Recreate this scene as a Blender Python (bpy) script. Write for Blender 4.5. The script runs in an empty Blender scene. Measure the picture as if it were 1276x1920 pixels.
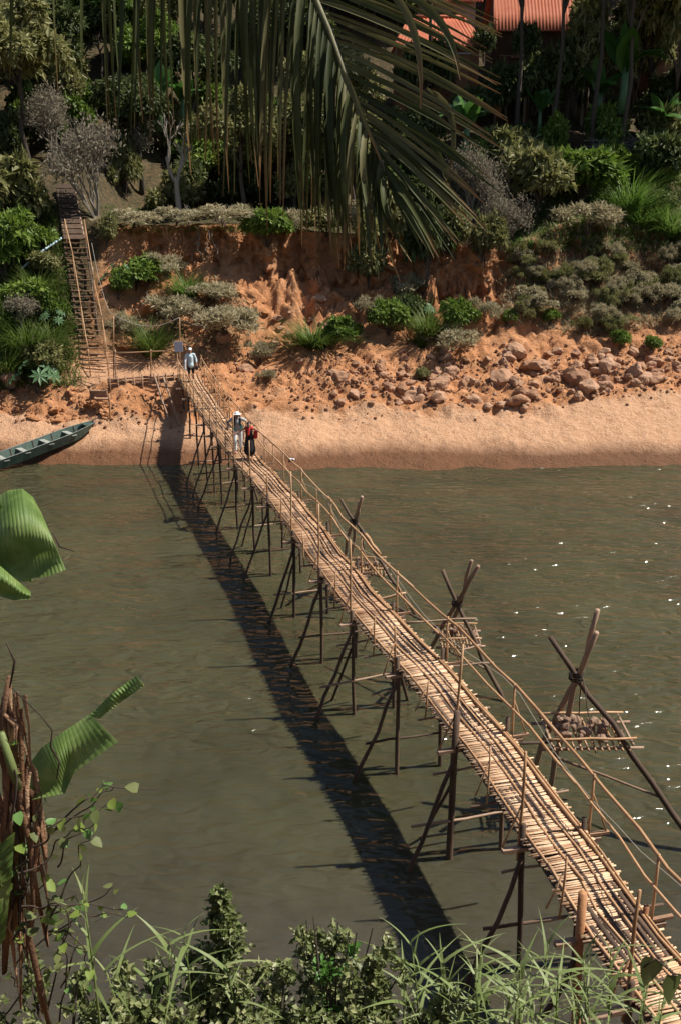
import bpy, math, random
import numpy as np
from mathutils import Vector, Matrix
from mathutils.bvhtree import BVHTree

rng = np.random.default_rng(7)
random.seed(7)
SC = bpy.context.scene
COL = SC.collection

# ------------------------------------------------------------------ camera, sky, sun, exposure
CAM_H, PITCH = 12.5, math.radians(18.43)
FPX = 35 / 24 * 1276.0
cam_d = bpy.data.cameras.new('camera')
cam_d.sensor_fit = 'HORIZONTAL'; cam_d.sensor_width = 24; cam_d.lens = 35
cam_d.clip_start = 0.1; cam_d.clip_end = 2000
cam = bpy.data.objects.new('camera', cam_d); COL.objects.link(cam)
cam.location = (0, 0, CAM_H); cam.rotation_euler = (math.pi / 2 - PITCH, 0, 0)
SC.camera = cam

SUN_EL, SUN_AZ = math.radians(56), math.radians(6)      # azimuth from +X towards +Y
S = Vector((math.cos(SUN_EL) * math.cos(SUN_AZ), math.cos(SUN_EL) * math.sin(SUN_AZ), math.sin(SUN_EL)))
w = bpy.data.worlds.new('World'); SC.world = w; w.use_nodes = True
nt = w.node_tree; nt.nodes.clear()
sky = nt.nodes.new('ShaderNodeTexSky'); sky.sky_type = 'NISHITA'; sky.sun_disc = False
sky.sun_elevation = SUN_EL; sky.sun_rotation = math.pi / 2 - SUN_AZ
bg = nt.nodes.new('ShaderNodeBackground'); bg.inputs[1].default_value = 0.062
wo = nt.nodes.new('ShaderNodeOutputWorld')
nt.links.new(sky.outputs[0], bg.inputs[0]); nt.links.new(bg.outputs[0], wo.inputs[0])
sun_d = bpy.data.lights.new('sun', 'SUN'); sun_d.energy = 5.0; sun_d.angle = math.radians(0.55)
sun_d.color = (1.0, 0.93, 0.82)
sun = bpy.data.objects.new('sun', sun_d); COL.objects.link(sun)
sun.rotation_euler = S.to_track_quat('Z', 'Y').to_euler(); sun.location = (20, 10, 40)
SC.view_settings.view_transform = 'Standard'; SC.view_settings.look = 'None'
SC.view_settings.exposure = 0.5; SC.view_settings.gamma = 1.0
SC.view_settings.use_curve_mapping = False
SC.cycles.max_bounces = 6; SC.cycles.diffuse_bounces = 3; SC.cycles.glossy_bounces = 2
SC.cycles.transmission_bounces = 3; SC.cycles.transparent_max_bounces = 4

# ------------------------------------------------------------------ helpers: picture to place
def ray(x, y):
    u = (x - 638) / FPX; v = (y - 960) / FPX
    return Vector((u, math.cos(PITCH) - v * math.sin(PITCH), -math.sin(PITCH) - v * math.cos(PITCH)))
CAMP = Vector((0, 0, CAM_H))
def P(x, y, z):
    r = ray(x, y); return CAMP + r * ((z - CAM_H) / r.z)
def PY(x, y, Y):
    r = ray(x, y); return CAMP + r * (Y / r.y)
def zr(row, Y):
    r = ray(638, row); return CAM_H + r.z * Y / r.y

# ------------------------------------------------------------------ helpers: noise
def _h(i, j, k, s):
    n = (i * 374761393 + j * 668265263 + k * 2147483647 + s * 1274126177) & 0xffffffff
    n = ((n ^ (n >> 13)) * 1274126177) & 0xffffffff
    return ((n ^ (n >> 16)) & 0xffff) / 65535.0
def vnoise(x, y, z=0.0, s=0):
    x, y, z = np.broadcast_arrays(np.asarray(x, float), np.asarray(y, float), np.asarray(z, float))
    i, j, k = np.floor(x).astype(np.int64), np.floor(y).astype(np.int64), np.floor(z).astype(np.int64)
    fx, fy, fz = x - i, y - j, z - k
    fx, fy, fz = [t * t * (3 - 2 * t) for t in (fx, fy, fz)]
    r = 0
    for a in (0, 1):
        for b in (0, 1):
            for c in (0, 1):
                r = r + _h(i + a, j + b, k + c, s) * (fx if a else 1 - fx) * (fy if b else 1 - fy) * (fz if c else 1 - fz)
    return r * 2 - 1
def fbm(x, y, z=0.0, o=4, s=0):
    r = 0; a = 1.0; f = 1.0
    for q in range(o):
        r = r + a * vnoise(np.asarray(x) * f, np.asarray(y) * f, np.asarray(z) * f, s + q); a *= .5; f *= 2.03
    return r

# ------------------------------------------------------------------ helpers: objects
OFF = {}
def link(o, parent=None):
    COL.objects.link(o)
    if parent is not None: o.parent = parent
    return o
def tag(o, label=None, cat=None, group=None, kind=None):
    if label: o['label'] = label
    if cat: o['category'] = cat
    if group: o['group'] = group
    if kind: o['kind'] = kind
    return o
def empty(name, loc, label=None, cat=None, group=None, rz=0):
    o = bpy.data.objects.new(name, None); o.empty_display_size = .2
    o.location = loc; o.rotation_euler = (0, 0, rz); link(o); OFF[o.name] = Vector(loc)
    return tag(o, label, cat, group)
def mesh(name, v, f, m, smooth=False):
    me = bpy.data.meshes.new(name)
    me.from_pydata(v.tolist() if isinstance(v, np.ndarray) else [tuple(p) for p in v], [],
                   f.tolist() if isinstance(f, np.ndarray) else f)
    if smooth: me.polygons.foreach_set('use_smooth', [True] * len(me.polygons))
    if m: me.materials.append(m)
    return me
def obj(name, me, parent=None, loc=(0, 0, 0)):
    o = bpy.data.objects.new(name, me); o.location = loc
    return link(o, parent)
class MB:
    def __init__(s): s.v = []; s.f = []
    def add(s, v, f):
        n = len(s.v); s.v += [Vector(p) for p in v]; s.f += [[i + n for i in q] for q in f]; return s
    def tube(s, pts, r, n=6, cap=True):
        pts = [Vector(p) for p in pts]
        rs = r if isinstance(r, (list, tuple)) else [r] * len(pts)
        base = len(s.v); ref = None
        for i, p in enumerate(pts):
            d = (pts[min(i + 1, len(pts) - 1)] - pts[max(i - 1, 0)]).normalized()
            if ref is None:
                ref = d.cross(Vector((0.31, 0.17, 1)) if abs(d.z) < .9 else Vector((1, .2, 0))).normalized()
            a = (ref - d * ref.dot(d)).normalized(); ref = a; b = d.cross(a)
            for k in range(n):
                t = 2 * math.pi * k / n
                s.v.append(p + (a * math.cos(t) + b * math.sin(t)) * rs[i])
        for i in range(len(pts) - 1):
            for k in range(n):
                q = base + i * n
                s.f.append([q + k, q + (k + 1) % n, q + n + (k + 1) % n, q + n + k])
        if cap:
            s.f.append([base + k for k in range(n)][::-1]); q = base + (len(pts) - 1) * n
            s.f.append([q + k for k in range(n)])
        return s
    def box(s, c, size, rot=None):
        c = Vector(c); hx, hy, hz = [q / 2 for q in size]
        vs = [Vector((x, y, z)) for x in (-hx, hx) for y in (-hy, hy) for z in (-hz, hz)]
        if rot is not None: vs = [rot @ p for p in vs]
        return s.add([p + c for p in vs], [[0, 1, 3, 2], [4, 6, 7, 5], [0, 4, 5, 1], [2, 3, 7, 6], [0, 2, 6, 4], [1, 5, 7, 3]])
    def build(s, name, m, parent=None, smooth=True, kind=None):
        off = Vector((0, 0, 0)); p = parent
        while p is not None: off = off + p.location; p = p.parent
        c = sum(s.v, Vector()) / max(1, len(s.v)) if parent is None else off
        me = mesh(name, [p - c for p in s.v], s.f, m, smooth)
        o = obj(name, me, parent, c if parent is None else (0, 0, 0))
        if kind: o['kind'] = kind
        return o
def wob(a, b, n=5, amp=.03, sag=0.0):
    a, b = Vector(a), Vector(b); out = []
    for i in range(n):
        t = i / (n - 1); p = a.lerp(b, t)
        if 0 < i < n - 1: p += Vector((random.uniform(-1, 1), random.uniform(-1, 1), random.uniform(-1, 1))) * amp
        p.z -= sag * 4 * t * (1 - t); out.append(p)
    return out
def pole(name, a, b, r, m, parent, n=5, amp=.02, taper=.85, sides=7, kind=None):
    pts = wob(a, b, n, amp)
    return MB().tube(pts, [r * (1 + (taper - 1) * i / (n - 1)) * random.uniform(.94, 1.06) for i in range(n)], sides).build(name, m, parent, True, kind)

# ------------------------------------------------------------------ materials
def newmat(name):
    m = bpy.data.materials.new(name); m.use_nodes = True
    n = m.node_tree.nodes; l = m.node_tree.links; b = n['Principled BSDF']
    return m, n, l, b
def ramp(n, cols, pos=None):
    r = n.new('ShaderNodeValToRGB'); e = r.color_ramp.elements
    pos = pos or [i / (len(cols) - 1) for i in range(len(cols))]
    while len(e) < len(cols): e.new(.5)
    for i, c in enumerate(cols): e[i].position = pos[i]; e[i].color = (*c, 1)
    return r
def math_n(n, l, op, a, b):
    q = n.new('ShaderNodeMath'); q.operation = op
    for i, v in enumerate((a, b)):
        if isinstance(v, (int, float)): q.inputs[i].default_value = v
        else: l.new(v, q.inputs[i])
    return q.outputs[0]
def mix_n(n, l, f, a, b, mode='MIX'):
    q = n.new('ShaderNodeMix'); q.data_type = 'RGBA'; q.blend_type = mode
    for s_, v in ((q.inputs[0], f), (q.inputs[6], a), (q.inputs[7], b)):
        if isinstance(v, (int, float)): s_.default_value = v
        elif isinstance(v, tuple): s_.default_value = (*v, 1)
        else: l.new(v, s_)
    return q.outputs[2]
def noise_n(n, l, co, scale, detail=6, rough=.6, dist=0.0):
    t = n.new('ShaderNodeTexNoise'); t.inputs['Scale'].default_value = scale
    t.inputs['Detail'].default_value = detail; t.inputs['Roughness'].default_value = rough
    t.inputs['Distortion'].default_value = dist
    l.new(co, t.inputs['Vector']); return t.outputs[0]
def mapping(n, l, co, sc):
    q = n.new('ShaderNodeMapping'); q.inputs['Scale'].default_value = sc; l.new(co, q.inputs[0]); return q.outputs[0]
def geo_pos(n): return n.new('ShaderNodeNewGeometry').outputs['Position']

def wood_mat(name, cols, rough=.75, scale=6, bump=.4, stretch=(1, 1, .25), rnd=.5):
    m, n, l, b = newmat(name)
    tc = n.new('ShaderNodeTexCoord').outputs['Object']
    a = noise_n(n, l, mapping(n, l, tc, stretch), scale, 6, .65)
    g = n.new('ShaderNodeNewGeometry').outputs['Random Per Island']
    o = n.new('ShaderNodeObjectInfo').outputs['Random']
    f = math_n(n, l, 'ADD', math_n(n, l, 'MULTIPLY', a, 1 - rnd * .6),
               math_n(n, l, 'ADD', math_n(n, l, 'MULTIPLY', math_n(n, l, 'SUBTRACT', o, .5), rnd * .5),
                      math_n(n, l, 'ADD', math_n(n, l, 'MULTIPLY', math_n(n, l, 'SUBTRACT', g, .5), rnd * .5), rnd * .3)))
    r = ramp(n, cols, [.2, .5, .8] if len(cols) == 3 else None); l.new(f, r.inputs[0])
    l.new(r.outputs[0], b.inputs['Base Color']); b.inputs['Roughness'].default_value = rough
    bp = n.new('ShaderNodeBump'); bp.inputs['Strength'].default_value = bump; bp.inputs['Distance'].default_value = .02
    l.new(noise_n(n, l, tc, scale * 5, 4), bp.inputs['Height']); l.new(bp.outputs[0], b.inputs['Normal'])
    return m
def leaf_mat(name, cols, trans=.38, rough=.55, spec=.35):
    m, n, l, b = newmat(name)
    g = n.new('ShaderNodeNewGeometry').outputs['Random Per Island']
    o = n.new('ShaderNodeObjectInfo').outputs['Random']
    big = noise_n(n, l, geo_pos(n), .9, 2)
    f = math_n(n, l, 'ADD', math_n(n, l, 'MULTIPLY', g, .55),
               math_n(n, l, 'ADD', math_n(n, l, 'MULTIPLY', o, .2), math_n(n, l, 'MULTIPLY', big, .3)))
    r = ramp(n, cols); l.new(f, r.inputs[0])
    l.new(r.outputs[0], b.inputs['Base Color']); b.inputs['Roughness'].default_value = rough
    b.inputs['Specular IOR Level'].default_value = spec
    t = n.new('ShaderNodeBsdfTranslucent'); l.new(r.outputs[0], t.inputs[0])
    mx = n.new('ShaderNodeMixShader'); mx.inputs[0].default_value = trans
    l.new(b.outputs[0], mx.inputs[1]); l.new(t.outputs[0], mx.inputs[2])
    l.new(mx.outputs[0], n['Material Output'].inputs[0])
    return m
def plain_mat(name, col, rough=.7, var=.25, scale=12, bump=.2, spec=.4):
    m, n, l, b = newmat(name)
    tc = n.new('ShaderNodeTexCoord').outputs['Object']
    r = ramp(n, [tuple(c * (1 - var) for c in col), tuple(min(1, c * (1 + var)) for c in col)], [.3, .7])
    l.new(noise_n(n, l, tc, scale, 5), r.inputs[0]); l.new(r.outputs[0], b.inputs['Base Color'])
    b.inputs['Roughness'].default_value = rough; b.inputs['Specular IOR Level'].default_value = spec
    bp = n.new('ShaderNodeBump'); bp.inputs['Strength'].default_value = bump; bp.inputs['Distance'].default_value = .01
    l.new(noise_n(n, l, tc, scale * 4, 3), bp.inputs['Height']); l.new(bp.outputs[0], b.inputs['Normal'])
    return m

M = {}
M['bamboo'] = wood_mat('bamboo_cane', [(.30, .15, .075), (.60, .38, .22), (.80, .58, .38)], .6, 3, .4, (1, 1, .25), .95)
M['rail'] = wood_mat('bamboo_rail', [(.24, .12, .055), (.42, .24, .12), (.55, .36, .21)], .55, 3)
M['post'] = wood_mat('weathered_post', [(.032, .019, .012), (.07, .042, .026), (.16, .098, .062)], .8, 4)
M['orange_post'] = wood_mat('fresh_post', [(.22, .09, .035), (.36, .16, .065), (.46, .24, .12)], .7, 4)
M['pale_pole'] = wood_mat('peeled_pole', [(.15, .09, .058), (.28, .18, .12), (.40, .28, .20)], .7, 4)
M['stair_wood'] = wood_mat('stair_wood', [(.13, .07, .04), (.28, .155, .09), (.42, .26, .16)], .75, 4)
M['dark_wood'] = wood_mat('dark_wood', [(.035, .022, .015), (.07, .045, .03), (.12, .075, .05)], .8, 4)
M['rope'] = plain_mat('rope', (.35, .31, .26), .9)
M['dark_rope'] = plain_mat('dark_rope', (.03, .022, .018), .9)
M['stone'] = wood_mat('basket_stone', [(.13, .075, .05), (.25, .155, .105), (.38, .26, .18)], .85, 5, .6, (1, 1, 1), .8)
M['boulder'] = wood_mat('boulder', [(.14, .068, .036), (.32, .165, .09), (.43, .26, .165)], .9, 2.6, 1.0, (1, 1, 1), .6)
M['bark'] = wood_mat('bark', [(.03, .022, .016), (.07, .052, .038), (.14, .11, .085)], .9, 3, .8)
M['grey_twig'] = wood_mat('grey_twig', [(.13, .11, .085), (.25, .215, .17), (.38, .335, .275)], .9, 3, .4)
M['roof'] = wood_mat('red_roof_sheet', [(.24, .045, .018), (.42, .105, .046), (.50, .17, .085)], .8, 1.2, .3, (1, 1, 1), .4)
M['brick'] = plain_mat('brick_wall', (.20, .095, .05), .85, .35, 3)
M['plaster'] = plain_mat('grey_plaster', (.30, .27, .23), .85, .2, 2)
M['leaf_green'] = leaf_mat('leaf_green', [(0.03, 0.06, 0.008), (0.12, 0.2, 0.026), (0.34, 0.42, 0.1)])
M['leaf_olive'] = leaf_mat('leaf_olive', [(0.05, 0.06, 0.016), (0.18, 0.185, 0.06), (0.46, 0.43, 0.21)])
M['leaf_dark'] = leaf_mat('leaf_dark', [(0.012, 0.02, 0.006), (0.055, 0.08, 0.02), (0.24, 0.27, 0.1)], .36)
M['leaf_grey'] = leaf_mat('leaf_grey', [(.15, .13, .07), (.37, .325, .195), (.58, .51, .35)], .36, .7)
M['leaf_dry'] = leaf_mat('leaf_dry', [(0.12, 0.1, 0.068), (0.24, 0.205, 0.15), (0.39, 0.345, 0.26)], .36, .8)
M['grass'] = leaf_mat('grass_blade', [(0.035, 0.07, 0.01), (0.1, 0.16, 0.025), (0.26, 0.3, 0.1)])
M['grass_bright'] = leaf_mat('grass_bright', [(0.06, 0.12, 0.018), (0.12, 0.22, 0.035), (0.24, 0.33, 0.09)])
M['banana'] = leaf_mat('banana_blade', [(.03, .085, .012), (.06, .15, .025), (.13, .24, .07)], .35, .4, .5)
M['castor'] = leaf_mat('castor_blade', [(.05, .12, .045), (.10, .19, .08), (.18, .27, .14)], .2, .45, .5)
M['reed'] = leaf_mat('reed_blade', [(0.06, 0.1, 0.022), (0.16, 0.215, 0.065), (0.38, 0.41, 0.21)], .25, .5, .4)
M['near_leaf'] = leaf_mat('shrub_leaf', [(0.045, 0.065, 0.016), (0.13, 0.165, 0.05), (0.4, 0.4, 0.2)], .25, .45, .5)
M['lime_leaf'] = leaf_mat('lime_leaf', [(.03, .1, .012), (.08, .2, .03), (.17, .3, .09)], .35, .45, .5)
M['dry_husk'] = wood_mat('dry_husk', [(.06, .03, .016), (.26, .13, .065), (.52, .33, .2)], .8, 9, .9, (1, 1, .2), .9)
M['husk_olive'] = plain_mat('palm_rachis', (.13, .12, .05), .6, .2)
M['vine'] = plain_mat('vine_stem', (.05, .034, .024), .85, .4)
M['skin'] = plain_mat('skin', (.42, .22, .14), .55, .05, 8, .05)
M['hair'] = plain_mat('dark_hair', (.012, .009, .008), .5)
M['white_cloth'] = plain_mat('white_cloth', (.72, .74, .75), .85, .08)
M['pale_blue'] = plain_mat('pale_blue_cloth', (.50, .64, .68), .85, .1)
M['grey_cloth'] = plain_mat('grey_cloth', (.42, .43, .43), .85, .1)
M['teal'] = plain_mat('teal_cloth', (.03, .36, .28), .8, .1)
M['black_cloth'] = plain_mat('black_cloth', (.012, .012, .014), .85, .2)
M['red_cloth'] = plain_mat('red_cloth', (.55, .035, .03), .7, .15)
M['boat_green'] = plain_mat('boat_green', (.05, .085, .068), .6, .3, 5)
M['boat_grey'] = plain_mat('boat_grey', (.30, .31, .28), .7, .25, 5)
M['pipe'] = plain_mat('blue_pipe', (.40, .55, .62), .4, .1)
M['paper'] = plain_mat('sign_board', (.55, .55, .62), .7, .05)
M['orange_bit'] = plain_mat('orange_plastic', (.7, .16, .03), .5)

# soil of the far bank: sand below, orange earth, dark humus under the plants, doubling as painted shade below the stairs (painted as zones on the mesh)
def soil_mat():
    m, n, l, b = newmat('bank_soil')
    pos = geo_pos(n)
    def att(k):
        a = n.new('ShaderNodeAttribute'); a.attribute_name = k; return a.outputs['Fac']
    n1 = noise_n(n, l, pos, .55, 5, .65); n2 = noise_n(n, l, pos, 3.2, 5, .72); n3 = noise_n(n, l, pos, 14, 3, .65)
    r1 = ramp(n, [(.30, .12, .048), (.53, .25, .115), (.64, .38, .22)], [.3, .52, .75]); l.new(math_n(n, l, 'ADD', math_n(n, l, 'MULTIPLY', n1, .55), math_n(n, l, 'MULTIPLY', n2, .45)), r1.inputs[0])
    r2 = ramp(n, [(.40, .21, .11), (.56, .325, .19), (.66, .43, .285)], [.3, .5, .7]); l.new(math_n(n, l, 'ADD', math_n(n, l, 'MULTIPLY', n3, .5), math_n(n, l, 'MULTIPLY', n2, .5)), r2.inputs[0])
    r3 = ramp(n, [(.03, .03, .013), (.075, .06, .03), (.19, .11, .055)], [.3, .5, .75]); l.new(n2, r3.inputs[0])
    st = noise_n(n, l, mapping(n, l, pos, (1.6, 1.6, .35)), 1.1, 4, .65); sr = n.new('ShaderNodeMapRange'); sr.inputs[1].default_value = .5; sr.inputs[2].default_value = .72; l.new(st, sr.inputs[0])
    dk_ = mix_n(n, l, math_n(n, l, 'MULTIPLY', sr.outputs[0], .5), r1.outputs[0], (.10, .042, .018))
    pl_ = noise_n(n, l, pos, 1.7, 4, .7); pr_ = n.new('ShaderNodeMapRange'); pr_.inputs[1].default_value = .58; pr_.inputs[2].default_value = .7; l.new(pl_, pr_.inputs[0])
    dk_ = mix_n(n, l, math_n(n, l, 'MULTIPLY', pr_.outputs[0], .5), dk_, (.50, .31, .19))
    mo = n.new('ShaderNodeMapRange'); mo.inputs[1].default_value = .56; mo.inputs[2].default_value = .68; l.new(noise_n(n, l, pos, 2.3, 4, .7), mo.inputs[0])
    sd_ = mix_n(n, l, math_n(n, l, 'MULTIPLY', mo.outputs[0], .55), r2.outputs[0], (.36, .16, .07))
    c = mix_n(n, l, att('sand'), dk_, sd_)
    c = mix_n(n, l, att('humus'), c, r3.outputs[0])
    sx = n.new('ShaderNodeSeparateXYZ'); l.new(pos, sx.inputs[0])
    wz = n.new('ShaderNodeMapRange'); wz.inputs[1].default_value = .34; wz.inputs[2].default_value = .78
    wz.inputs[3].default_value = 1; wz.inputs[4].default_value = 0
    l.new(math_n(n, l, 'ADD', sx.outputs[2], math_n(n, l, 'MULTIPLY', math_n(n, l, 'SUBTRACT', n1, .5), .5)), wz.inputs[0])
    c = mix_n(n, l, wz.outputs[0], c, (.17, .078, .036))
    l.new(c, b.inputs['Base Color'])
    rr = n.new('ShaderNodeMapRange'); rr.inputs[3].default_value = .92; rr.inputs[4].default_value = .45
    l.new(wz.outputs[0], rr.inputs[0]); l.new(rr.outputs[0], b.inputs['Roughness'])
    b.inputs['Specular IOR Level'].default_value = .25
    bp = n.new('ShaderNodeBump'); bp.inputs['Strength'].default_value = 1; bp.inputs['Distance'].default_value = .2
    l.new(math_n(n, l, 'ADD', n2, math_n(n, l, 'MULTIPLY', n3, .4)), bp.inputs['Height'])
    l.new(bp.outputs[0], b.inputs['Normal'])
    return m
M['soil'] = soil_mat()

def water_mat():
    m, n, l, b = newmat('river_water')
    pos = geo_pos(n); sx = n.new('ShaderNodeSeparateXYZ'); l.new(pos, sx.inputs[0])
    big = noise_n(n, l, mapping(n, l, pos, (1, .7, 1)), .16, 4)
    r = ramp(n, [(.036, .034, .017), (.053, .051, .026), (.070, .069, .036)], [.3, .5, .72]); l.new(big, r.inputs[0])
    # shallows over the near sand bed: browner, speckled with pebbles
    sh = n.new('ShaderNodeMapRange'); sh.inputs[1].default_value = 21; sh.inputs[2].default_value = 14
    l.new(math_n(n, l, 'ADD', sx.outputs[1], math_n(n, l, 'MULTIPLY', noise_n(n, l, pos, .4, 3), 6)), sh.inputs[0])
    bed = ramp(n, [(.040, .034, .027), (.060, .052, .042), (.085, .066, .048)], [.3, .55, .8])
    l.new(noise_n(n, l, pos, 1.6, 6, .75), bed.inputs[0])
    vo = n.new('ShaderNodeTexVoronoi'); vo.inputs['Scale'].default_value = 5.5; l.new(pos, vo.inputs['Vector'])
    sp = n.new('ShaderNodeMapRange'); sp.inputs[1].default_value = .09; sp.inputs[2].default_value = .03; l.new(vo.outputs['Distance'], sp.inputs[0])
    peb = mix_n(n, l, math_n(n, l, 'MULTIPLY', sp.outputs[0], .5), bed.outputs[0], (.22, .18, .14))
    c = mix_n(n, l, math_n(n, l, 'MULTIPLY', sh.outputs[0], .85), r.outputs[0], peb)
    l.new(c, b.inputs['Base Color']); b.inputs['Roughness'].default_value = .08; b.inputs['IOR'].default_value = 1.33
    b.inputs['Subsurface Weight'].default_value = .55; b.inputs['Subsurface Radius'].default_value = (1, .9, .7); b.inputs['Subsurface Scale'].default_value = .3
    a1 = noise_n(n, l, mapping(n, l, pos, (.5, 1.2, 1)), .8, 1, .4, .5)
    a2 = noise_n(n, l, mapping(n, l, pos, (.6, 1.4, 1)), 2.7, 1.2, .4, .6)
    a3 = noise_n(n, l, mapping(n, l, pos, (.8, 1.3, 1)), 6.5, 1, .5, .6)
    calm = n.new('ShaderNodeMapRange'); calm.inputs[1].default_value = 14; calm.inputs[2].default_value = 25
    calm.inputs[3].default_value = .12; calm.inputs[4].default_value = 1
    l.new(math_n(n, l, 'ADD', sx.outputs[1], math_n(n, l, 'MULTIPLY', noise_n(n, l, pos, .25, 2), 9)), calm.inputs[0])
    hgt = math_n(n, l, 'ADD', math_n(n, l, 'ADD', math_n(n, l, 'MULTIPLY', a1, .6), math_n(n, l, 'MULTIPLY', a2, .5)), math_n(n, l, 'MULTIPLY', a3, .025))
    bp = n.new('ShaderNodeBump'); bp.inputs['Distance'].default_value = .41; bp.inputs['Strength'].default_value = 1
    pat = n.new('ShaderNodeMapRange'); pat.inputs[1].default_value = .35; pat.inputs[2].default_value = .65; pat.inputs[3].default_value = .45; pat.inputs[4].default_value = 1.15; l.new(noise_n(n, l, mapping(n, l, pos, (.35, 1, 1)), .3, 2), pat.inputs[0])
    l.new(math_n(n, l, 'MULTIPLY', math_n(n, l, 'MULTIPLY', hgt, calm.outputs[0]), pat.outputs[0]), bp.inputs['Height']); l.new(bp.outputs[0], b.inputs['Normal'])
    return m
M['water'] = water_mat()

# ------------------------------------------------------------------ the far bank
ST = {  # X : [(row or None, Y, z or None)] shoreline, beach top, earth slope x2, cliff foot, cliff top, shelf back, hill
    -32: [(None, 45.8, 0), (752, 49.2, None), (712, 50.6, None), (600, 53.8, None), (480, 57.5, None), (400, 60.5, None), (None, 66, 13.2), (None, 78, 19)],
    -19: [(None, 45.4, 0), (758, 48.9, None), (720, 50.2, None), (600, 53.6, None), (480, 57.2, None), (390, 60.4, None), (None, 66, 12.8), (None, 77, 18)],
    -15.5: [(None, 44.9, 0), (775, 48.2, None), (724, 50.2, None), (596, 53.9, None), (474, 57.3, None), (404, 59.6, None), (None, 64, 12.2), (None, 76, 17)],
    -13: [(None, 44.6, 0), (788, 47.6, None), (718, 49.9, None), (690, 51.4, None), (480, 57.6, None), (425, 59.0, None), (None, 67, 10.6), (None, 77, 16)],
    -11: [(None, 44.4, 0), (792, 47.5, None), (712, 49.7, None), (693, 51.8, None), (492, 58.6, None), (431, 59.2, None), (None, 69, 10.7), (None, 78, 15.5)],
    -7: [(None, 44.1, 0), (790, 47.6, None), (713, 50.0, None), (690, 52.0, None), (492, 59.0, None), (431, 59.6, None), (None, 69, 10.8), (None, 78, 15.5)],
    -3: [(None, 43.9, 0), (778, 48.2, None), (705, 51.3, None), (612, 55.6, None), (515, 59.4, None), (433, 60.2, None), (None, 69, 10.9), (None, 78, 15.5)],
    3: [(None, 43.8, 0), (775, 48.4, None), (705, 51.2, None), (625, 54.8, None), (570, 57.4, None), (442, 59.3, None), (None, 68, 11.3), (None, 78, 16)],
    9: [(None, 43.9, 0), (772, 48.5, None), (705, 51.2, None), (632, 54.4, None), (562, 57.4, None), (472, 58.8, None), (None, 67, 12.8), (None, 78, 16.4)],
    14: [(None, 44.5, 0), (745, 49.6, None), (692, 51.8, None), (632, 54.4, None), (478, 59.4, None), (418, 60.6, None), (None, 67, 13.2), (None, 78, 16.6)],
    19: [(None, 45.2, 0), (724, 50.6, None), (682, 52.4, None), (622, 54.9, None), (490, 60.2, None), (445, 62.0, None), (None, 70, 13.5), (None, 80, 17)],
    32: [(None, 46.5, 0), (716, 51.4, None), (672, 53.4, None), (610, 56.0, None), (480, 61.2, None), (435, 63.0, None), (None, 72, 14.5), (None, 82, 18)]}
SX = np.array(sorted(ST))
CT = []
for x in SX:
    row = [(40.0, -1.4)]
    for r, Y, z in ST[x]: row.append((Y, zr(r, Y) if z is None else z))
    row += [(100.0, 31.0), (160.0, 55.0)]; CT.append(row)
CT = np.array(CT)                                   # stations x 11 x 2
xs = np.concatenate([np.linspace(-75, -31, 14), np.arange(-28, 28, .11), np.linspace(31, 75, 14)])
SEG = [10, 30, 40, 42, 60, 44, 40, 26, 16, 6]
tt = np.concatenate([np.linspace(k, k + 1, s, endpoint=False) for k, s in enumerate(SEG)] + [np.array([10.0])])
XX, TT = np.meshgrid(xs, tt, indexing='ij')
idx = np.clip(np.searchsorted(SX, XX) - 1, 0, len(SX) - 2)
fx = np.clip((XX - SX[idx]) / (SX[idx + 1] - SX[idx]), 0, 1); fx = fx * fx * (3 - 2 * fx)
ki = np.minimum(np.floor(TT).astype(int), 9); kf = TT - ki
def prof(c):
    a = CT[idx, ki, c] * (1 - kf) + CT[idx, ki + 1, c] * kf
    b = CT[idx + 1, ki, c] * (1 - kf) + CT[idx + 1, ki + 1, c] * kf
    return a * (1 - fx) + b * fx
YY, ZZ = prof(0), prof(1)
def bump(t, a, b, s=.35):
    return np.clip((t - a + s) / s, 0, 1) * np.clip((b + s - t) / s, 0, 1)
plat = np.clip((XX + 14.6) / .8, 0, 1) * np.clip((-7.2 - XX) / .8, 0, 1) * bump(TT, 2.95, 4.05, .12)   # trodden landing
beach = bump(TT, .9, 2.0); earth = bump(TT, 2.1, 5.0) * (1 - .95 * plat); cliff = bump(TT, 4.9, 6.0, .25); hill = bump(TT, 6.2, 9.0)
cw = np.clip((XX + 12.5) / 1.5, 0, 1)              # no bare cliff left of the stairs
ZZ = ZZ + beach * .05 * fbm(XX * .8, YY * .8, s=3) + earth * (.22 * fbm(XX * .45, YY * .45, s=5) + .16 * fbm(XX * 1.6, YY * 1.6, s=9))
ZZ = ZZ + hill * .3 * fbm(XX * .3, YY * .3, s=12)
# worn ledges across the earth slope
led = earth * np.clip((XX + 7.5) / 1.5, 0, 1)
ZZ = ZZ + led * .16 * (np.abs(((ZZ * 1.15 + .5 * fbm(XX * .25, YY * .3, s=15)) % 1) - .5) * 2 - .5)
gro = fbm(XX * 1.3, ZZ * .22, s=20); rid = (1 - np.abs(fbm(XX * .8, ZZ * .3, s=23))) ** 2; rid2 = (1 - np.abs(fbm(XX * 2.4, ZZ * .5, s=24))) ** 2
YY = YY - cliff * cw * (.5 * gro + .7 * rid + .3 * rid2 - .5) + cliff * cw * .3 * fbm(XX * 2.6, ZZ * 2.6, s=26)
lip = np.clip(1 - np.abs(TT - 6.02) / .16, 0, 1) * cw; YY = YY - lip * (.35 + .3 * fbm(XX * 1.1, XX * 0, s=27)); ZZ = ZZ + lip * .12
gul = (1 - np.abs(fbm(XX * .55 + .3 * fbm(XX * .4, ZZ, s=35), ZZ * .12, s=36))) ** 4        # rain gullies down the earth slope
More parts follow.
